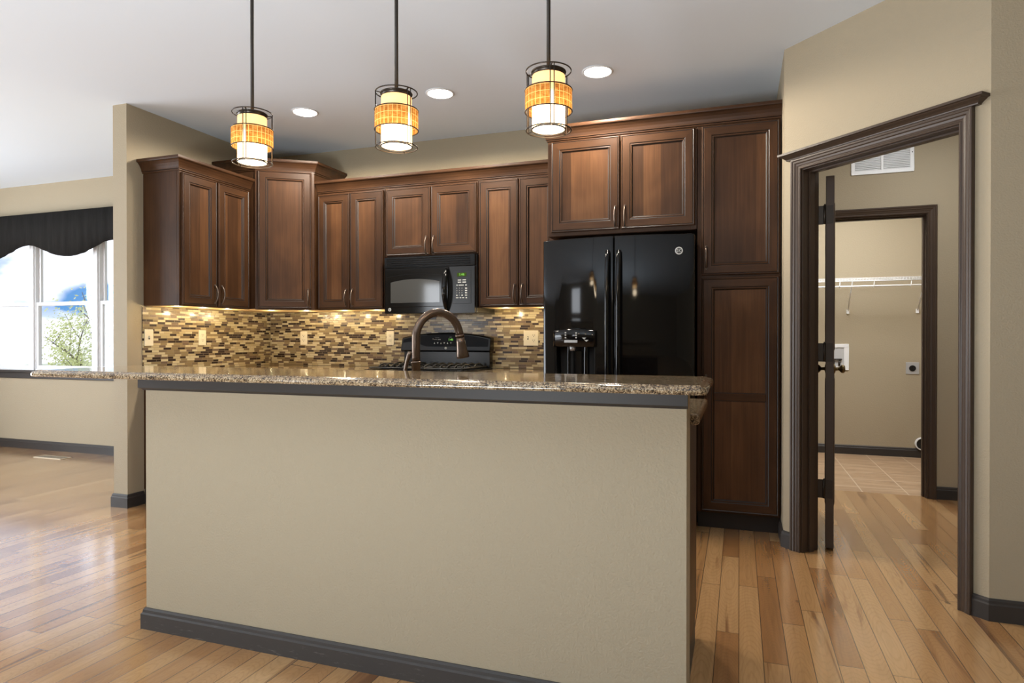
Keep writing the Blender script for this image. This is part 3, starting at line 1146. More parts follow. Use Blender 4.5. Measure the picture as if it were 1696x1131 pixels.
# ------------------------------------------------------------------ refrigerator
fx0, fx1 = -1.163, -0.247
fr = thing('refrigerator', 'glossy black french-door refrigerator with water dispenser beside the pantry', 'refrigerator', ((fx0 + fx1) / 2, 4.0, 0), 0)
hw = (fx1 - fx0) / 2
MB().box(-hw + 0.004, hw - 0.004, 0.0, 0.66, 0.02, 1.742).build('body', BLACKSF, fr, bevel=0.006)
YE, BOW = -0.098, 0.072   # door front at the outer edges, bow at the centre


def yfront(x):
    return YE - BOW * (1 - (x / hw) ** 2)


def fridge_door(name, x0, x1, z0, z1, hole=None, rnd=None):
    b = MB()
    xs = [x0 + (x1 - x0) * i / 14 for i in range(15)]
    if hole:
        xs = sorted(set([round(x, 5) for x in xs if not any(abs(x - h) < 0.012 for h in hole[:2])] + [hole[0], hole[1]]))
    zs = [z0, z1] if not hole else [z0, hole[2], hole[3], z1]
    e = 0.006
    V = {}
    for i, x in enumerate(xs):
        for j, z in enumerate(zs):
            V[i, j] = b.b.verts.new((x, yfront(x), z))
        for j, z in ((0, z0), (1, z1)):
            V[i, 'b', j] = b.b.verts.new((x, -0.004, z))
    n, mz = len(xs), len(zs)
    for i in range(n - 1):
        for j in range(mz - 1):
            if hole and hole[0] - 1e-4 <= xs[i] and xs[i + 1] <= hole[1] + 1e-4 and j == 1:
                continue
            f = b.b.faces.new((V[i, j], V[i + 1, j], V[i + 1, j + 1], V[i, j + 1]))
            f.smooth = True
        b.b.faces.new((V[i, 0], V[i, 'b', 0], V[i + 1, 'b', 0], V[i + 1, 0]))
        b.b.faces.new((V[i, mz - 1], V[i + 1, mz - 1], V[i + 1, 'b', 1], V[i, 'b', 1]))
        b.b.faces.new((V[i, 'b', 0], V[i, 'b', 1], V[i + 1, 'b', 1], V[i + 1, 'b', 0]))
    for i in (0, n - 1):
        b.b.faces.new([V[i, j] for j in range(mz)] + [V[i, 'b', 1], V[i, 'b', 0]])
    if hole:
        ih = [i for i, x in enumerate(xs) if hole[0] - 1e-4 <= x <= hole[1] + 1e-4]
        yb = -0.03
        Bk = {(i, j): b.b.verts.new((xs[i], yb, zs[j])) for i in ih for j in (1, 2)}
        for a, c in zip(ih[:-1], ih[1:]):
            for q in ((Bk[a, 1], Bk[c, 1], Bk[c, 2], Bk[a, 2]), (V[a, 1], V[c, 1], Bk[c, 1], Bk[a, 1]), (V[a, 2], Bk[a, 2], Bk[c, 2], V[c, 2])):
                f = b.b.faces.new(q)
                f.material_index = 1
        for i in (ih[0], ih[-1]):
            f = b.b.faces.new((V[i, 1], V[i, 2], Bk[i, 2], Bk[i, 1]))
            f.material_index = 1
    return b.build(name, [BLACKGL, BLACKDK], fr, bevel=0.005, seg=3)


DH = (-hw + 0.094, -0.118, 0.80, 1.105)
dl = fridge_door('door', -hw, -0.0025, 0.70, 1.757, DH)
drr = fridge_door('door', 0.0025, hw, 0.70, 1.757)
fz = fridge_door('freezer_drawer', -hw, hw, 0.06, 0.692)
for dpar, xh in ((dl, -0.033), (drr, 0.033)):
    b = MB()
    pts, rad = [], []
    for i in range(25):
        t = i / 24
        z = 0.76 + 0.905 * t
        out = 0.014 + 0.034 * math.sin(PI * t) ** 0.35
        pts.append((xh, yfront(xh) - out, z))
        rad.append(0.0145)
    b.tube(pts, rad, 12)
    for zz in (0.775, 1.65):
        b.tube([(xh, yfront(xh) + 0.004, zz), (xh, yfront(xh) - 0.028, zz)], 0.011, 10)
    b.build('handle', BLACKGL, dpar)
b = MB()
b.tube([(-0.33 + 0.66 * i / 20, yfront(-0.33 + 0.66 * i / 20) - 0.045, 0.62) for i in range(21)], 0.013, 12)
for xx in (-0.31, 0.31):
    b.tube([(xx, yfront(xx) + 0.004, 0.62), (xx, yfront(xx) - 0.045, 0.62)], 0.010, 10)
b.build('handle', BLACKGL, fz)
# dispenser: bowed control hood over the recess
disp = None
b = MB()
hx0, hx1 = DH[0] - 0.020, DH[1] + 0.012
rows = []
for i in range(17):
    x = hx0 + (hx1 - hx0) * i / 16
    t = (i / 16 - 0.5) * 2
    yo = yfront(x)
    bow = 0.034 * (1 - t * t * 0.55)
    rows.append([(x, yo + 0.002, 1.207 - 0.012 * t * t), (x, yo - bow + 0.006, 1.205 - 0.012 * t * t), (x, yo - bow, 1.198 - 0.012 * t * t), (x, yo - bow, 1.098), (x, yo + 0.002, 1.094)])
vv = b.grid(rows, 0, True, close_v=True)
b.cap(vv[0]); b.cap(vv[-1])
disp = b.build('dispenser_panel', BLACKGL, dl)
xm = (hx0 + hx1) / 2
b = MB()
for i in range(10):
    t0 = -0.42 + 0.62 * i / 10; t1 = -0.42 + 0.62 * (i + 1) / 10
    def fp(t):
        x = xm + t * (hx1 - hx0) / 2
        return x, yfront(x) - 0.034 * (1 - t * t * 0.55) - 0.0012
    (xa, ya), (xb, yb_) = fp(t0), fp(t1)
    b.quad([(xa, ya, 1.122), (xb, yb_, 1.122), (xb, yb_, 1.137), (xa, ya, 1.137)])
b.build('label_strip', simple('label_strip_grey', (0.42, 0.42, 0.41), 0.35, 0.3), disp)
for t, z in ((-0.36, 1.182), (-0.36, 1.168), (-0.36, 1.152), (0.14, 1.180), (0.14, 1.166), (0.14, 1.152)):
    x = xm + t * (hx1 - hx0) / 2
    y = yfront(x) - 0.034 * (1 - t * t * 0.55)
    MB().box(x - 0.005, x + 0.005, y - 0.0014, y + 0.002, z - 0.004, z + 0.004).build('button', LETTER, disp)
for q in ((0.50, 1.148), (0.60, 1.134)):
    x = xm + q[0] * (hx1 - hx0) / 2
    y = yfront(x) - 0.034 * (1 - q[0] * q[0] * 0.55)
    MB().prism([(x - 0.013, q[1] + 0.004), (x + 0.013, q[1] + 0.004), (x, q[1] - 0.007)], y - 0.0014, y + 0.002, 0, 'y').build('button', LETTER, disp)
b = MB()
b.tube([(xm - 0.01, yfront(xm) - 0.002, 1.098), (xm - 0.01, yfront(xm) - 0.002, 1.072)], [0.022, 0.014], 14)
for q in (-0.012, 0.0, 0.012):
    b.tube([(xm - 0.01 + q, yfront(xm) - 0.016, 1.094), (xm - 0.01 + q, yfront(xm) - 0.012, 1.072)], 0.0025, 6)
b.build('dispenser_spout', GREYMET, disp)
b = MB()
x = xm - 0.005
b.box(x - 0.028, x + 0.028, -0.045, -0.038, 0.84, 1.07)
b.build('dispenser_paddle', BLACKSF, dl, bevel=0.003)
b = MB()
x = DH[1] - 0.055
rows = [[(x + 0.019 * math.cos(a), yfront(x) + 0.024 + 0.019 * math.sin(a), z) for a in [2 * PI * k / 16 for k in range(16)]] for z in (0.801, 1.104)]
b.grid(rows, 0, True, close_v=True)
x = DH[0] + 0.075
rows = [[(x + 0.010 * math.cos(a), yfront(x) + 0.030 + 0.010 * math.sin(a), z) for a in [2 * PI * k / 16 for k in range(16)]] for z in (0.801, 1.104)]
b.grid(rows, 0, True, close_v=True)
b.build('dispenser_column', BLACKGL, dl)
bx = 0.372
badge(drr, (bx, yfront(bx) - 0.0005, 1.658), 0.0225, math.atan2(2 * BOW * bx / hw ** 2, 1.0))
for sx in (-1, 1):
    MB().box(sx * (hw - 0.05) - 0.035, sx * (hw - 0.05) + 0.035, -0.07, 0.05, 1.7425, 1.765).build('hinge_cover', BLACKSF, fr, bevel=0.006)
for sx in (-1, 1):
    for yy in (0.05, 0.6):
        MB().tube([(sx * 0.38, yy, 0.0), (sx * 0.38, yy, 0.03)], 0.022, 12).build('foot', BLACKSF, fr)

# ------------------------------------------------------------------ microwave
mw = thing('microwave', 'black over-the-range microwave with a bowed handle under the short cabinet', 'microwave', (-2.1555, YB, 1.328), 0)
mh = 0.426
W2 = 0.368
FY = -0.40
MB().box(-W2 - 0.004, W2 + 0.004, -0.365, -0.008, 0.006, mh).build('body', BLACKSF, mw, bevel=0.003)
b = MB()
b.box(-W2, W2, FY, -0.366, mh - 0.082, mh - 0.002)
for k in range(4):
    z = mh - 0.070 + k * 0.0155
    b.box(-W2 + 0.02, W2 - 0.035, FY - 0.002, FY + 0.004, z, z + 0.0055, 1)
    b.box(-W2 + 0.02, W2 - 0.035, FY - 0.007, FY + 0.001, z + 0.0065, z + 0.0095, 0)
b.build('vent_grille', [BLACKGL, BLACKDK], mw, bevel=0.0015)
XD = 0.165
b = MB()
b.box(-W2, XD, FY, -0.366, 0.002, mh - 0.086, 0)
md = b.build('door', BLACKGL, mw, bevel=0.006, seg=3)
# window: dark surround and smoked glass with an arched top
b = MB()
wx0, wx1, wz0, wz1 = -0.335, 0.118, 0.072, 0.272


def arch(x0, x1, z0, z1, rise, n=16, r=0.0):
    pts = [(x0, z0), (x1, z0)]
    for i in range(n + 1):
        t = i / n
        pts.append((x1 + (x0 - x1) * t, z1 - rise + rise * (1 - (2 * t - 1) ** 2)))
    return pts


b.prism(arch(-0.352, 0.150, 0.052, 0.298, 0.022), FY - 0.004, FY + 0.002, 0, 'y')
b.build('window_surround', BLACKGL, md, bevel=0.003)
b = MB()
b.prism(arch(-0.312, 0.092, 0.083, 0.258, 0.022), FY - 0.0052, FY, 0, 'y')
b.build('window', GREYGLASS, md)
b = MB()
pts = []
for i in range(17):
    t = i / 16
    pts.append((0.152, FY - 0.012 - 0.040 * math.sin(PI * t) ** 0.8, 0.022 + 0.302 * t))
rad = [0.009 + 0.012 * math.sin(PI * i / 16) ** 0.6 for i in range(17)]
b.tube(pts, rad, 14)
for z in (0.030, 0.316):
    b.tube([(0.152, FY + 0.003, z), (0.152, FY - 0.016, z)], 0.011, 12)
b.build('handle', BLACKGL, md)
badge(md, (-0.322, FY - 0.0005, 0.034), 0.0125)
b = MB()
b.box(XD + 0.003, W2, FY, -0.366, 0.002, mh - 0.086, 0)
b.box(XD + 0.030, W2 - 0.028, FY - 0.002, FY + 0.001, 0.070, 0.308, 0)
cp = b.build('control_panel', [BLACKSF], mw, bevel=0.003)
cx = (XD + 0.030 + W2 - 0.028) / 2
MB().box(cx - 0.036, cx + 0.036, FY - 0.0032, FY - 0.001, 0.266, 0.292).build('display', LEDDIM, cp)
text_mesh('display_digits', '1:46', 0.026, LED, cp, (cx, FY - 0.0036, 0.279), (R(90), 0, 0))
keys = []
for r_, z in enumerate((0.240, 0.224)):
    for q, wd in ((-0.018, 0.026), (0.020, 0.028)):
        keys.append((cx + q, z, 'bar', wd))
keys += [(cx - 0.037, 0.203, 'sq', 0.010), (cx - 0.004, 0.203, 'bar', 0.040), (cx + 0.034, 0.203, 'sq', 0.012)]
nums = ['1', '2', '3', '4', '5', '6', '7', '8', '9']
for k, s in enumerate(nums):
    keys.append((cx - 0.038 + 0.020 * (k % 3), 0.180 - 0.0165 * (k // 3), 'txt', s))
for k in range(3):
    keys.append((cx + 0.034, 0.180 - 0.0165 * k, 'sq', 0.016))
keys += [(cx - 0.038, 0.130, 'sq', 0.013), (cx - 0.018, 0.130, 'txt', '0'), (cx + 0.003, 0.130, 'sq', 0.010), (cx + 0.034, 0.130, 'bar', 0.016)]
keys += [(cx - 0.036, 0.112, 'bar', 0.020), (cx - 0.010, 0.112, 'sq', 0.010), (cx + 0.012, 0.112, 'bar', 0.015), (cx + 0.036, 0.112, 'sq', 0.010)]
for (x, z, kd, v) in keys:
    if kd == 'txt':
        text_mesh('key', v, 0.0115, LETTER, cp, (x, FY - 0.0026, z), (R(90), 0, 0))
    else:
        hz = 0.0032 if kd == 'bar' else 0.0042
        MB().box(x - v / 2, x + v / 2, FY - 0.0030, FY - 0.0018, z - hz, z + hz).build('key', LETTER, cp)

# ------------------------------------------------------------------ range
rg = thing('range', 'black freestanding range with a curved control backguard below the microwave', 'stove', (-2.158, YB - 0.01, 0), 0)
rw = 0.379
MB().box(-rw, rw, -0.63, -0.03, 0.02, 0.905).build('body', BLACKSF, rg, bevel=0.004)
MB().box(-rw, rw, -0.655, -0.05, 0.9055, 0.925).build('cooktop', BLACKGL, rg, bevel=0.006)
b = MB()
b.box(-rw + 0.004, rw - 0.004, -0.672, -0.631, 0.20, 0.78)
od = b.build('oven_door', BLACKGL, rg, bevel=0.005)
b = MB()
b.tube([(-0.32, -0.715, 0.74), (0.32, -0.715, 0.74)], 0.012, 12)
for x in (-0.30, 0.30):
    b.tube([(x, -0.67, 0.74), (x, -0.715, 0.74)], 0.009, 10)
b.build('handle', BLACKGL, od)
MB().box(-0.22, 0.22, -0.6745, -0.671, 0.32, 0.62).build('window', GREYGLASS, od)
MB().box(-rw + 0.004, rw - 0.004, -0.668, -0.631, 0.04, 0.19).build('drawer', BLACKGL, rg, bevel=0.005)
b = MB()
b.box(-rw + 0.002, rw - 0.002, -0.668, -0.6315, 0.79, 0.90)
kp = b.build('knob_panel', BLACKGL, rg, bevel=0.005)
for k in range(5):
    x = -0.28 + 0.14 * k
    MB().tube([(x, -0.667, 0.845), (x, -0.70, 0.845)], [0.022, 0.018], 16).build('knob', BLACKSF, kp)
# backguard: lower riser, overhanging curved console
MB().box(-rw + 0.012, rw - 0.012, -0.085, -0.02, 0.9255, 1.045).build('riser', BLACKSF, rg, bevel=0.004)
b = MB()
n = 20
top = lambda t: 1.152 + 0.040 * (1 - t * t) ** 0.9
rows = []
for i in range(n + 1):
    t = -1 + 2 * i / n
    x = t * rw
    zt_ = top(t)
    rows.append([(x, -0.025, 1.047), (x, -0.118, 1.047), (x, -0.120, 1.055), (x, -0.098, zt_ - 0.010), (x, -0.086, zt_), (x, -0.025, zt_)])
vv = b.grid(rows, 0, False, close_v=True)
b.cap(vv[0]); b.cap(vv[-1])
bgd = b.build('console', BLACKSF, rg, bevel=0.006, seg=3)
# glossy control face with a swooped lower edge
b = MB()
rows = []
for i in range(33):
    t = -1 + 2 * i / 32
    x = t * (rw - 0.016)
    e = abs(t)
    zl = 1.084 if e < 0.42 else 1.084 + (top(t) - 0.016 - 1.084) * min(1, ((e - 0.42) / 0.26)) ** 1.6 * 0.55
    if t > 0.42: zl = 1.084
    zu = top(t) - 0.014
    f = lambda z: -0.120 + 0.022 * (z - 1.055) / (top(t) - 0.010 - 1.055) - 0.0015
    rows.append([(x, f(zl), zl), (x, f(zu), zu)])
b.grid(rows, 0, False)
b.build('control_face', simple('black_glass', (0.003, 0.003, 0.003), 0.06, 0, 0, 0.12), bgd)
tilt = math.atan2(0.022, 0.125)
yz = lambda z: -0.120 + 0.022 * (z - 1.055) / 0.127 - 0.003
text_mesh('display_digits', '1:46', 0.024, LED, bgd, (0.052, yz(1.137), 1.137), (R(90) - tilt, 0, 0))
for (x, z, wd, hh) in ((-0.065, 1.151, 0.034, 0.003), (-0.078, 1.138, 0.026, 0.005), (-0.046, 1.138, 0.024, 0.007), (-0.10, 1.142, 0.004, 0.012), (0.05, 1.157, 0.018, 0.003)):
    MB().box(x - wd / 2, x + wd / 2, yz(z) - 0.0006, yz(z) + 0.003, z - hh / 2, z + hh / 2).build('printed_mark', simple('print_grey', (0.25, 0.25, 0.24), 0.5) if 'print_grey' not in MATS else MATS['print_grey'], bgd)
for k in range(6):
    x = -0.085 + 0.028 * k
    up = (k % 2 == 0)
    b = MB()
    b.prism([(x - 0.006, 1.104 if up else 1.116), (x + 0.006, 1.104 if up else 1.116), (x, 1.116 if up else 1.104)], yz(1.11) - 0.0006, yz(1.11) + 0.003, 0, 'y')
    b.build('button', LETTER, bgd)
badge(bgd, (0.016, -0.1215, 1.071), 0.0085)
# burner grates with fingers curling up
for (cx, wd) in ((-0.235, 0.27), (0.0, 0.15), (0.215, 0.30)):
    b = MB()
    x0, x1 = cx - wd / 2 + 0.008, cx + wd / 2 - 0.008
    for y in (-0.60, -0.36, -0.13):
        b.tube([(x0, y, 0.9355), (x1, y, 0.9355)], 0.0065, 8)
    for x in (x0, x1):
        b.tube([(x, -0.60, 0.9355), (x, -0.13, 0.9355)], 0.0065, 8)
    nf = max(2, int(wd / 0.05))
    for k in range(nf):
        x = x0 + (x1 - x0) * (k + 0.5) / nf
        for y0 in (-0.16, -0.39):
            pts = [(x + 0.014 * math.cos(PI * i / 8), y0 - 0.11 * i / 8, 0.9355 + 0.024 * math.sin(PI * i / 8)) for i in range(9)]
            b.tube(pts, 0.006, 7)
    b.build('grate', IRON, rg)

# ------------------------------------------------------------------ faucet
FX, FYY = -1.192, 2.26
fc = thing('faucet', 'bronze gooseneck pull-down faucet rising behind the bar top', 'faucet', (FX, FYY, CTZ + GEDGE), 0)
u = Vector((0.60, 0.80, 0)).normalized()
b = MB()
b.lathe([(0.0, 0.0), (0.030, 0.0), (0.030, 0.006), (0.024, 0.012), (0.021, 0.03), (0.0185, 0.08), (0.0175, 0.135), (0.021, 0.137), (0.021, 0.143), (0.0165, 0.146), (0.0, 0.146)], 24)
b.build('faucet_body', BRONZE, fc)
pts, rad = [], []
for i in range(6):
    pts.append(Vector((0, 0, 0.140 + 0.095 * i / 5)))
rc = 0.098
for i in range(1, 25):
    a = PI * 0.965 * i / 24
    pts.append(Vector((0, 0, 0.235 + rc * math.sin(a) * 1.05)) + u * (rc * (1 - math.cos(a))))
MB().tube(pts, 0.0162, 16).build('spout', BRONZE, fc)
e = pts[-1]
dn = (pts[-1] - pts[-2]).normalized()
b = MB()
b.tube([e - dn * 0.004, e + dn * 0.006], 0.0185, 16)
b.tube([e + dn * 0.006, e + dn * 0.03, e + dn * 0.06, e + dn * 0.085, e + dn * 0.092], [0.0165, 0.018, 0.022, 0.026, 0.0255], 16)
b.build('spray_head', BRONZE, fc)
b = MB()
b.tube([(-0.012, -0.002, 0.055), (-0.036, -0.004, 0.058)], 0.010, 12)
b.tube([(-0.040, -0.004, 0.056), (-0.046, -0.006, 0.10), (-0.036, -0.006, 0.145), (-0.026, -0.006, 0.172), (-0.025, -0.006, 0.182)], [0.0085, 0.0072, 0.0075, 0.010, 0.007], 12)
b.build('lever_handle', PEWTER, fc)

# ------------------------------------------------------------------ pendants


def pendant(label, x, y, a0):
    p = thing('pendant_light', label, 'pendant lamp', (x, y, HC), 0, 'pendant lamps above the bar top')
    z0 = 1.782 - HC      # bottom ring
    z1 = 1.962 - HC      # top ring
    MB().lathe([(0.0, 0.0), (0.062, 0.0), (0.062, -0.008), (0.05, -0.022), (0.012, -0.03), (0.0, -0.03)], 28).build('canopy', DARKMET, p)
    MB().tube([(0, 0, -0.02), (0, 0, z1 - 0.005)], 0.0062, 12).build('stem', STEMM, p)
    rf = 0.0685
    rs = 0.0500
    b = MB()
    b.ring(rf, z1, 0.0021)
    b.ring(rf, z0, 0.0021)
    rb = 0.0715
    zb0, zb1 = 1.838 - HC, 1.903 - HC
    for z in (zb0, zb1):
        b.ring(rb, z, 0.0019)
    b.ring(rs + 0.001, z1 - 0.004, 0.0028)
    b.ring(rs + 0.001, z0 + 0.002, 0.0024)
    for k in range(3):
        for dd in (-0.085, 0.085):
            a = a0 + k * 2 * PI / 3 + dd
            ca, sa = math.cos(a), math.sin(a)
            b.tube([(rf * ca, rf * sa, z0), (rf * ca, rf * sa, z1)], 0.0017, 6)
        a = a0 + k * 2 * PI / 3
        ca, sa = math.cos(a), math.sin(a)
        b.tube([(rs * ca, rs * sa, z1 - 0.003), (rf * ca, rf * sa, z1)], 0.0017, 6)
        b.tube([(rs * ca, rs * sa, z0 + 0.002), (rf * ca, rf * sa, z0)], 0.0017, 6)
    b.build('wire_frame', DARKMET, p)
    b = MB()
    b.lathe([(rs, z1 - 0.004), (rs, z1 - 0.016), (rs - 0.0015, z1 - 0.016), (rs - 0.0015, z1 - 0.004)], 40)
    for k in range(3):
        a = a0 + k * 2 * PI / 3
        b.tube([(0.004 * math.cos(a), 0.004 * math.sin(a), z1 - 0.008), ((rs - 0.001) * math.cos(a), (rs - 0.001) * math.sin(a), z1 - 0.008)], 0.0022, 6)
    b.build('shade_cap', DARKMET, p)
    MB().lathe([(rs, z0 + 0.002), (rs, z1 - 0.016)], 48).build('shade', SHADE_TOP, p, (0, 0, 0))
    MB().lathe([(rs - 0.001, z0 + 0.004), (0.0, z0 + 0.004)], 40).build('diffuser', DIFF, p)
    # woven band in three panels with open slits between the paired wires
    b = MB()
    for k in range(3):
        s = a0 + k * 2 * PI / 3 + 0.10
        b.lathe([(rb, 0.0), (rb, zb1 - zb0)], 22, 0, (0, 0, 0), True, s, s + 2 * PI / 3 - 0.20, False)
    b.build('woven_band', SHADE_BAND, p, (0, 0, zb0))
    b = MB()
    b.lathe([(0.0, 0.018), (0.012, 0.014), (0.017, 0.0), (0.012, -0.014), (0.0, -0.018)], 16)
    b.build('bulb', BULB, p, (0, 0, z0 + 0.055))
    d = bpy.data.lights.new('pendant_bulb', 'POINT')
    d.energy = 2.0
    d.color = (1.0, 0.80, 0.55)
    d.shadow_soft_size = 0.045
    o = bpy.data.objects.new('pendant_bulb', d)
    o.location = (x, y, 1.735)
    COL.objects.link(o)
    return p


vy = lambda x: math.atan2(-1.9, -x)  # azimuth from lamp toward the camera
pendant('wire-framed pendant lamp with woven band, nearest the window end of the bar', -1.664, 1.9, vy(-1.664) - R(22))
pendant('wire-framed pendant lamp with woven band, between the other two above the bar', -1.074, 1.9, vy(-1.074) + R(36))
pendant('wire-framed pendant lamp with woven band, hanging in front of the refrigerator', -0.550, 1.9, vy(-0.55) + R(9))

# ------------------------------------------------------------------ recessed ceiling lights
for (x, lab) in ((-2.872, 'lit round recessed ceiling light nearest the left cabinets'), (-1.829, 'lit round recessed ceiling light above the range'), (-0.797, 'lit round recessed ceiling light in front of the refrigerator')):
    t = thing('recessed_light', lab, 'ceiling light', (x, 3.80, HC), 0, 'recessed lights in the kitchen ceiling')
    MB().lathe([(0.078, -0.001), (0.092, -0.001), (0.092, -0.005), (0.082, -0.008), (0.078, -0.004)], 40).build('trim_ring', WHITE, t)
    MB().lathe([(0.0785, -0.003), (0.070, -0.009), (0.050, -0.014), (0.0, -0.017)], 40).build('lens', CANGLOW, t)
    d = bpy.data.lights.new('recessed_lamp', 'SPOT')
    d.energy = 56
    d.spot_size = R(174)
    d.spot_blend = 0.2
    d.color = (1.0, 0.90, 0.76)
    d.shadow_soft_size = 0.07
    o = bpy.data.objects.new('recessed_lamp', d)
    o.location = (x, 3.80, HC - 0.10)
    COL.objects.link(o)
# lamps of the vestibule, the laundry and the living area behind the camera (out of view)
for (x, y, e, sz) in ((1.1, 4.35, 19, 0.3), (0.9, 6.0, 52, 0.6)):
    area('ceiling_lamp', (x, y, HC - 0.02), (0, 0, 0), sz, sz, e, (0.96, 0.98, 1.0))

# ------------------------------------------------------------------ dining windows and valance
for i, (a, c) in enumerate(WINX):
    w = c - a
    cxw = (a + c) / 2
    b = MB()
    y0, y1 = YB + 0.002, YB + 0.066
    f = 0.016
    b.box(a, a + f, y0, y1, WZ0, WZ1); b.box(c - f, c, y0, y1, WZ0, WZ1)
    b.box(a + f, c - f, y0, y1, WZ0, WZ0 + f); b.box(a + f, c - f, y0, y1, WZ1 - f, WZ1)
    fr_ = struct(b.build('window_%d' % (i + 1), VINYL, bevel=0.002, seg=1))
    zm = 1.50
    for (nm, za, zb_, ya) in (('upper_sash', zm - 0.018, WZ1 - f, YB + 0.036), ('lower_sash', WZ0 + f, zm + 0.018, YB + 0.008)):
        b = MB()
        s = 0.032
        xa, xc = a + f, c - f
        b.box(xa, xa + s, ya, ya + 0.026, za, zb_); b.box(xc - s, xc, ya, ya + 0.026, za, zb_)
        b.box(xa + s, xc - s, ya, ya + 0.026, za, za + 0.036); b.box(xa + s, xc - s, ya, ya + 0.026, zb_ - 0.036, zb_)
        sh = b.build(nm, VINYL, fr_, bevel=0.002, seg=1)
        MB().box(xa + s - 0.004, xc - s + 0.004, ya + 0.011, ya + 0.015, za + 0.03, zb_ - 0.03).build('pane', GLASS, sh)
# white mull covers between the units, casing and dark sill
b = MB()
for (a, c) in ((WINX[0][1], WINX[1][0]), (WINX[1][1], WINX[2][0])):
    b.box(a - 0.004, c + 0.004, YB - 0.012, YB + 0.002, WZ0, WZ1)
struct(b.build('trim_3', VINYL, bevel=0.003, seg=1))
b = MB()
b.box(-7.95, -5.0, YB - 0.045, YB + 0.002, WZ0 - 0.022, WZ0 - 0.0)
b.box(-7.90, -5.05, YB - 0.016, YB, WZ0 - 0.085, WZ0 - 0.022)
struct(b.build('trim_4', BASEB, bevel=0.003, seg=1))


def make_valance(label, xc, y, front):
    n = 120
    b = MB()
    rows = []
    hwid = 1.42
    for i in range(n + 1):
        x = -hwid + 2 * hwid * i / n
        ph = 2 * PI * x / 1.17
        zb_ = 2.020 - 0.066 * math.cos(ph) + 0.006 * math.cos(2 * ph)
        fold = 0.004 * math.sin(x * 37) + 0.003 * math.sin(x * 61 + 1.0)
        yo = -0.10 + fold
        rows.append([(x, yo + 0.012, zb_), (x, yo, zb_), (x, yo - 0.001, 2.20), (x, -0.10, 2.410), (x, -0.088, 2.410)])
    vv = b.grid(rows, 0, True, close_v=True)
    b.cap(vv[0]); b.cap(vv[-1])
    t = thing('valance', label, 'valance', (xc, y, 0), 0 if front else PI)
    b.build('fabric', FABRIC, t)
    b = MB()
    b.box(-hwid, hwid, -0.088, 0.0, 2.390, 2.409)
    for s in (-1, 1):
        b.box(s * hwid - 0.008, s * hwid + 0.008, -0.10, 0.0, 2.09, 2.389)
    b.build('mounting_board', FABRIC, t)
    return t


make_valance('scalloped charcoal fabric valance across the dining windows', -6.262, YB, True)

# floor register by the dining wall
t = thing('floor_register', 'cream floor register set in the planks below the dining windows', 'vent', (-6.235, 4.40, 0), R(0))
MB().box(-0.185, 0.185, -0.055, 0.055, 0.0, 0.005).build('frame', REGISTER, t, bevel=0.002)
b = MB()
for k in range(14):
    x = -0.16 + 0.32 * k / 13
    b.box(x - 0.004, x + 0.004, -0.038, 0.038, 0.005, 0.0062)
b.build('louver_slots', SLOT, t)

# ------------------------------------------------------------------ return vent and laundry fittings
t = thing('return_vent', 'white return air grille above the second doorway', 'vent', (0.98, Y2, 2.458), 0)
b = MB()
vw, vh = 0.203, 0.108
b.box(-vw, vw, -0.010, 0, -vh, -vh + 0.026); b.box(-vw, vw, -0.010, 0, vh - 0.026, vh)
b.box(-vw, -vw + 0.026, -0.010, 0, -vh + 0.026, vh - 0.026); b.box(vw - 0.026, vw, -0.010, 0, -vh + 0.026, vh - 0.026)
b.box(-0.008, 0.008, -0.010, 0, -vh + 0.026, vh - 0.026)
b.build('frame', WHITE, t, bevel=0.0015, seg=1)
b = MB()
for k in range(14):
    z = -vh + 0.030 + (2 * vh - 0.056) * k / 13
    for s in (-1, 1):
        xa, xb = sorted((s * 0.008, s * (vw - 0.026)))
        b.quad([(xa, -0.008, z - 0.003), (xb, -0.008, z - 0.003), (xb, -0.001, z + 0.006), (xa, -0.001, z + 0.006)])
b.build('louvers', WHITE, t)
MB().box(-vw + 0.02, vw - 0.02, -0.0008, 0, -vh + 0.02, vh - 0.02).build('backing', GREYMET, t)
b = MB()
b.tube([(vw - 0.012, -0.009, 0.03), (vw - 0.012, -0.0115, 0.03)], 0.004, 8)
b.build('screw', SLOT, t)

t = thing('wire_shelf', 'white wire closet shelf with hang rod on the laundry wall', 'shelf', (0.9, Y3, 1.715), 0)
b = MB()
sx0, sx1 = -0.85, 0.945
for y in (-0.305, -0.20, -0.10, -0.005):
    b.tube([(sx0, y, 0), (sx1, y, 0)], 0.0032, 6)
b.tube([(sx0, -0.305, -0.028), (sx1, -0.305, -0.028)], 0.0032, 6)
b.build('rail_wires', WHITE, t)
b = MB()
k = 0
x = sx0 + 0.01
while x < sx1:
    b.tube([(x, -0.005, 0.003), (x, -0.306, 0.003), (x, -0.306, -0.028)], 0.0016, 4, cap=False)
    x += 0.0254
tag(b.build('cross_wires', WHITE, t), kind='stuff')
b = MB()
b.tube([(sx0, -0.285, -0.075), (sx1, -0.285, -0.075)], 0.0075, 8)
b.build('hang_rod', WHITE, t)
for x in (0.005, 0.295, 0.60):
    b = MB()
    b.tube([(x, -0.300, -0.026), (x - 0.004, -0.296, -0.075), (x - 0.004, -0.285, -0.088), (x - 0.004, -0.275, -0.075)], 0.004, 6)
    b.build('rod_hook', WHITE, t)
for x in (0.113, 0.712):
    b = MB()
    b.tube([(x, -0.295, -0.012), (x, -0.012, -0.296)], 0.0055, 8)
    b.box(x - 0.012, x + 0.012, -0.014, 0, -0.325, -0.285)
    b.build('support_bracket', WHITE, t)

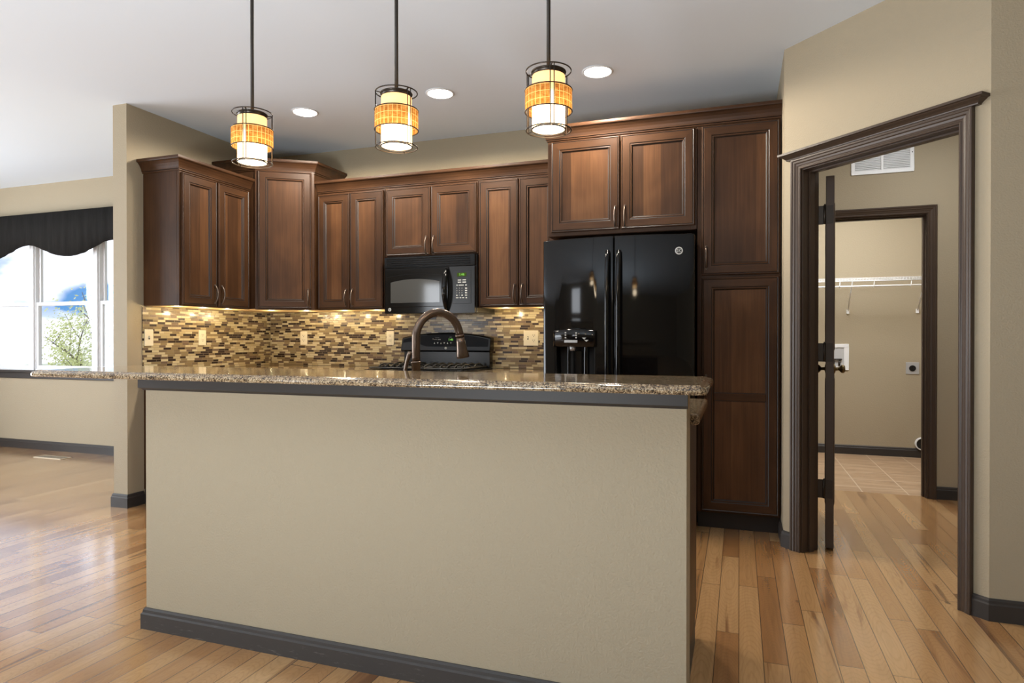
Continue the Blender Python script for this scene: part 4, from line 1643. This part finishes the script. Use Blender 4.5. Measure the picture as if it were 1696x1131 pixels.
t = thing('washer_box', 'white recessed washer supply box in the laundry wall', 'washer box', (0.918, Y3, 0.96), 0)
b = MB()
b.box(-0.105, 0.105, -0.008, 0, -0.130, -0.095); b.box(-0.105, 0.105, -0.008, 0, 0.095, 0.130)
b.box(-0.105, -0.062, -0.008, 0, -0.095, 0.095); b.box(0.062, 0.105, -0.008, 0, -0.095, 0.095)
b.build('frame', WHITE, t, bevel=0.002)
MB().box(-0.062, 0.062, -0.002, 0, -0.095, 0.095).build('recess', simple('box_grey', (0.5, 0.5, 0.5), 0.5), t)
for x in (-0.030, 0.020):
    b = MB()
    b.tube([(x, -0.012, -0.085), (x, -0.012, -0.035)], 0.010, 10)
    b.tube([(x, -0.002, -0.055), (x, -0.025, -0.055)], 0.008, 10)
    b.box(x - 0.024, x + 0.024, -0.022, -0.008, -0.028, -0.016)
    b.tube([(x, -0.012, -0.036), (x, -0.012, -0.020)], 0.005, 8)
    b.build('supply_valve', SLOT, t)
t = thing('dryer_outlet', 'square grey dryer outlet with a round black socket on the laundry wall', 'outlet', (1.573, Y3, 0.858), 0)
MB().box(-0.056, 0.056, -0.006, 0, -0.058, 0.058).build('cover_plate', simple('plate_grey', (0.52, 0.52, 0.53), 0.35, 0.4), t, bevel=0.003)
b = MB()
b.tube([(0, -0.006, 0), (0, -0.010, 0)], 0.029, 24)
b.build('socket', BLACKSF, t)
b = MB()
for x, z in ((0, 0.012), (-0.012, -0.008), (0.012, -0.008)):
    b.box(x - 0.003, x + 0.003, -0.0108, -0.0095, z - 0.006, z + 0.006)
b.build('socket_slots', BLACKDK, t)
t = thing('dryer_vent', 'round white-rimmed dryer vent opening low on the laundry wall', 'vent', (1.655, Y3, 0.135), 0)
b = MB()
rows = [[(r * math.cos(2 * PI * k / 32), y, r * math.sin(2 * PI * k / 32)) for r, y in ((0.062, -0.002), (0.062, -0.03), (0.052, -0.034), (0.051, -0.003))] for k in range(32)]
b.grid(rows, 0, True, close_u=True)
b.build('collar', WHITE, t)
b = MB()
b.tube([(0, -0.002, 0), (0, -0.006, 0)], 0.0515, 28)
b.build('duct_opening', BLACKDK, t)

# ------------------------------------------------------------------ outdoors beyond the dining windows
struct(MB().box(-60, 30, YB + 0.6, 90, -1.3, -1.2).build('ground', LAWN))


def tree(label, x, y, h, seed, leafm, nleaf, lean=0.0):
    rnd = random.Random(seed)
    t = thing('tree', label, 'tree', (x, y, -1.2), 0, 'trees outside the dining windows')
    b = MB()
    tips = []

    def branch(p, d, ln, r, lev):
        pts = [p]
        q = p
        dd = d
        for i in range(4):
            dd = (dd + Vector((rnd.uniform(-.16, .16), rnd.uniform(-.16, .16), rnd.uniform(-.05, .12)))).normalized()
            q = q + dd * (ln / 4)
            pts.append(q)
        b.tube(pts, [r * (1 - 0.14 * i) for i in range(5)], 6, cap=False)
        if lev >= 3:
            tips.extend(pts[1:])
            return
        for k in range(4 if lev else 5):
            f = rnd.uniform(0.35, 1.0)
            base = pts[min(4, int(f * 4) + 0)]
            a = rnd.uniform(0, 2 * PI)
            nd = (dd * rnd.uniform(0.5, 0.9) + Vector((math.cos(a), math.sin(a), rnd.uniform(0.0, 0.7))) * 0.75).normalized()
            branch(base, nd, ln * rnd.uniform(0.5, 0.72), r * 0.5, lev + 1)

    branch(Vector((0, 0, 0)), Vector((lean, 0, 1)).normalized(), h * 0.42, h * 0.016, 0)
    b.build('trunk', BARK, t)
    b = MB()
    for k in range(nleaf):
        c_ = rnd.choice(tips) + Vector((rnd.gauss(0, .16), rnd.gauss(0, .16), rnd.gauss(0, .16)))
        s = rnd.uniform(0.018, 0.040)
        n1 = Vector((rnd.gauss(0, 1), rnd.gauss(0, 1), rnd.gauss(0, 1))).normalized()
        n2 = n1.orthogonal().normalized()
        n3 = n1.cross(n2)
        b.quad([c_ - n2 * s, c_ + n3 * s * .5, c_ + n2 * s, c_ - n3 * s * .5])
    b.build('foliage', leafm, t)
    return t


tree('bare-branched tree with a leaning trunk outside the middle dining window', -9.3, 8.6, 5.2, 3, LEAF2, 1200, -0.35)
tree('leafy pale green tree outside the leftmost dining window', -13.2, 10.6, 5.0, 8, LEAF, 15000)
tree('pale green tree farther off behind the bare-branched tree', -15.5, 15.0, 6.2, 12, LEAF2, 15000)
tree('pale leafy tree outside the dining window by the wall end', -11.4, 13.5, 5.4, 21, LEAF, 12000)
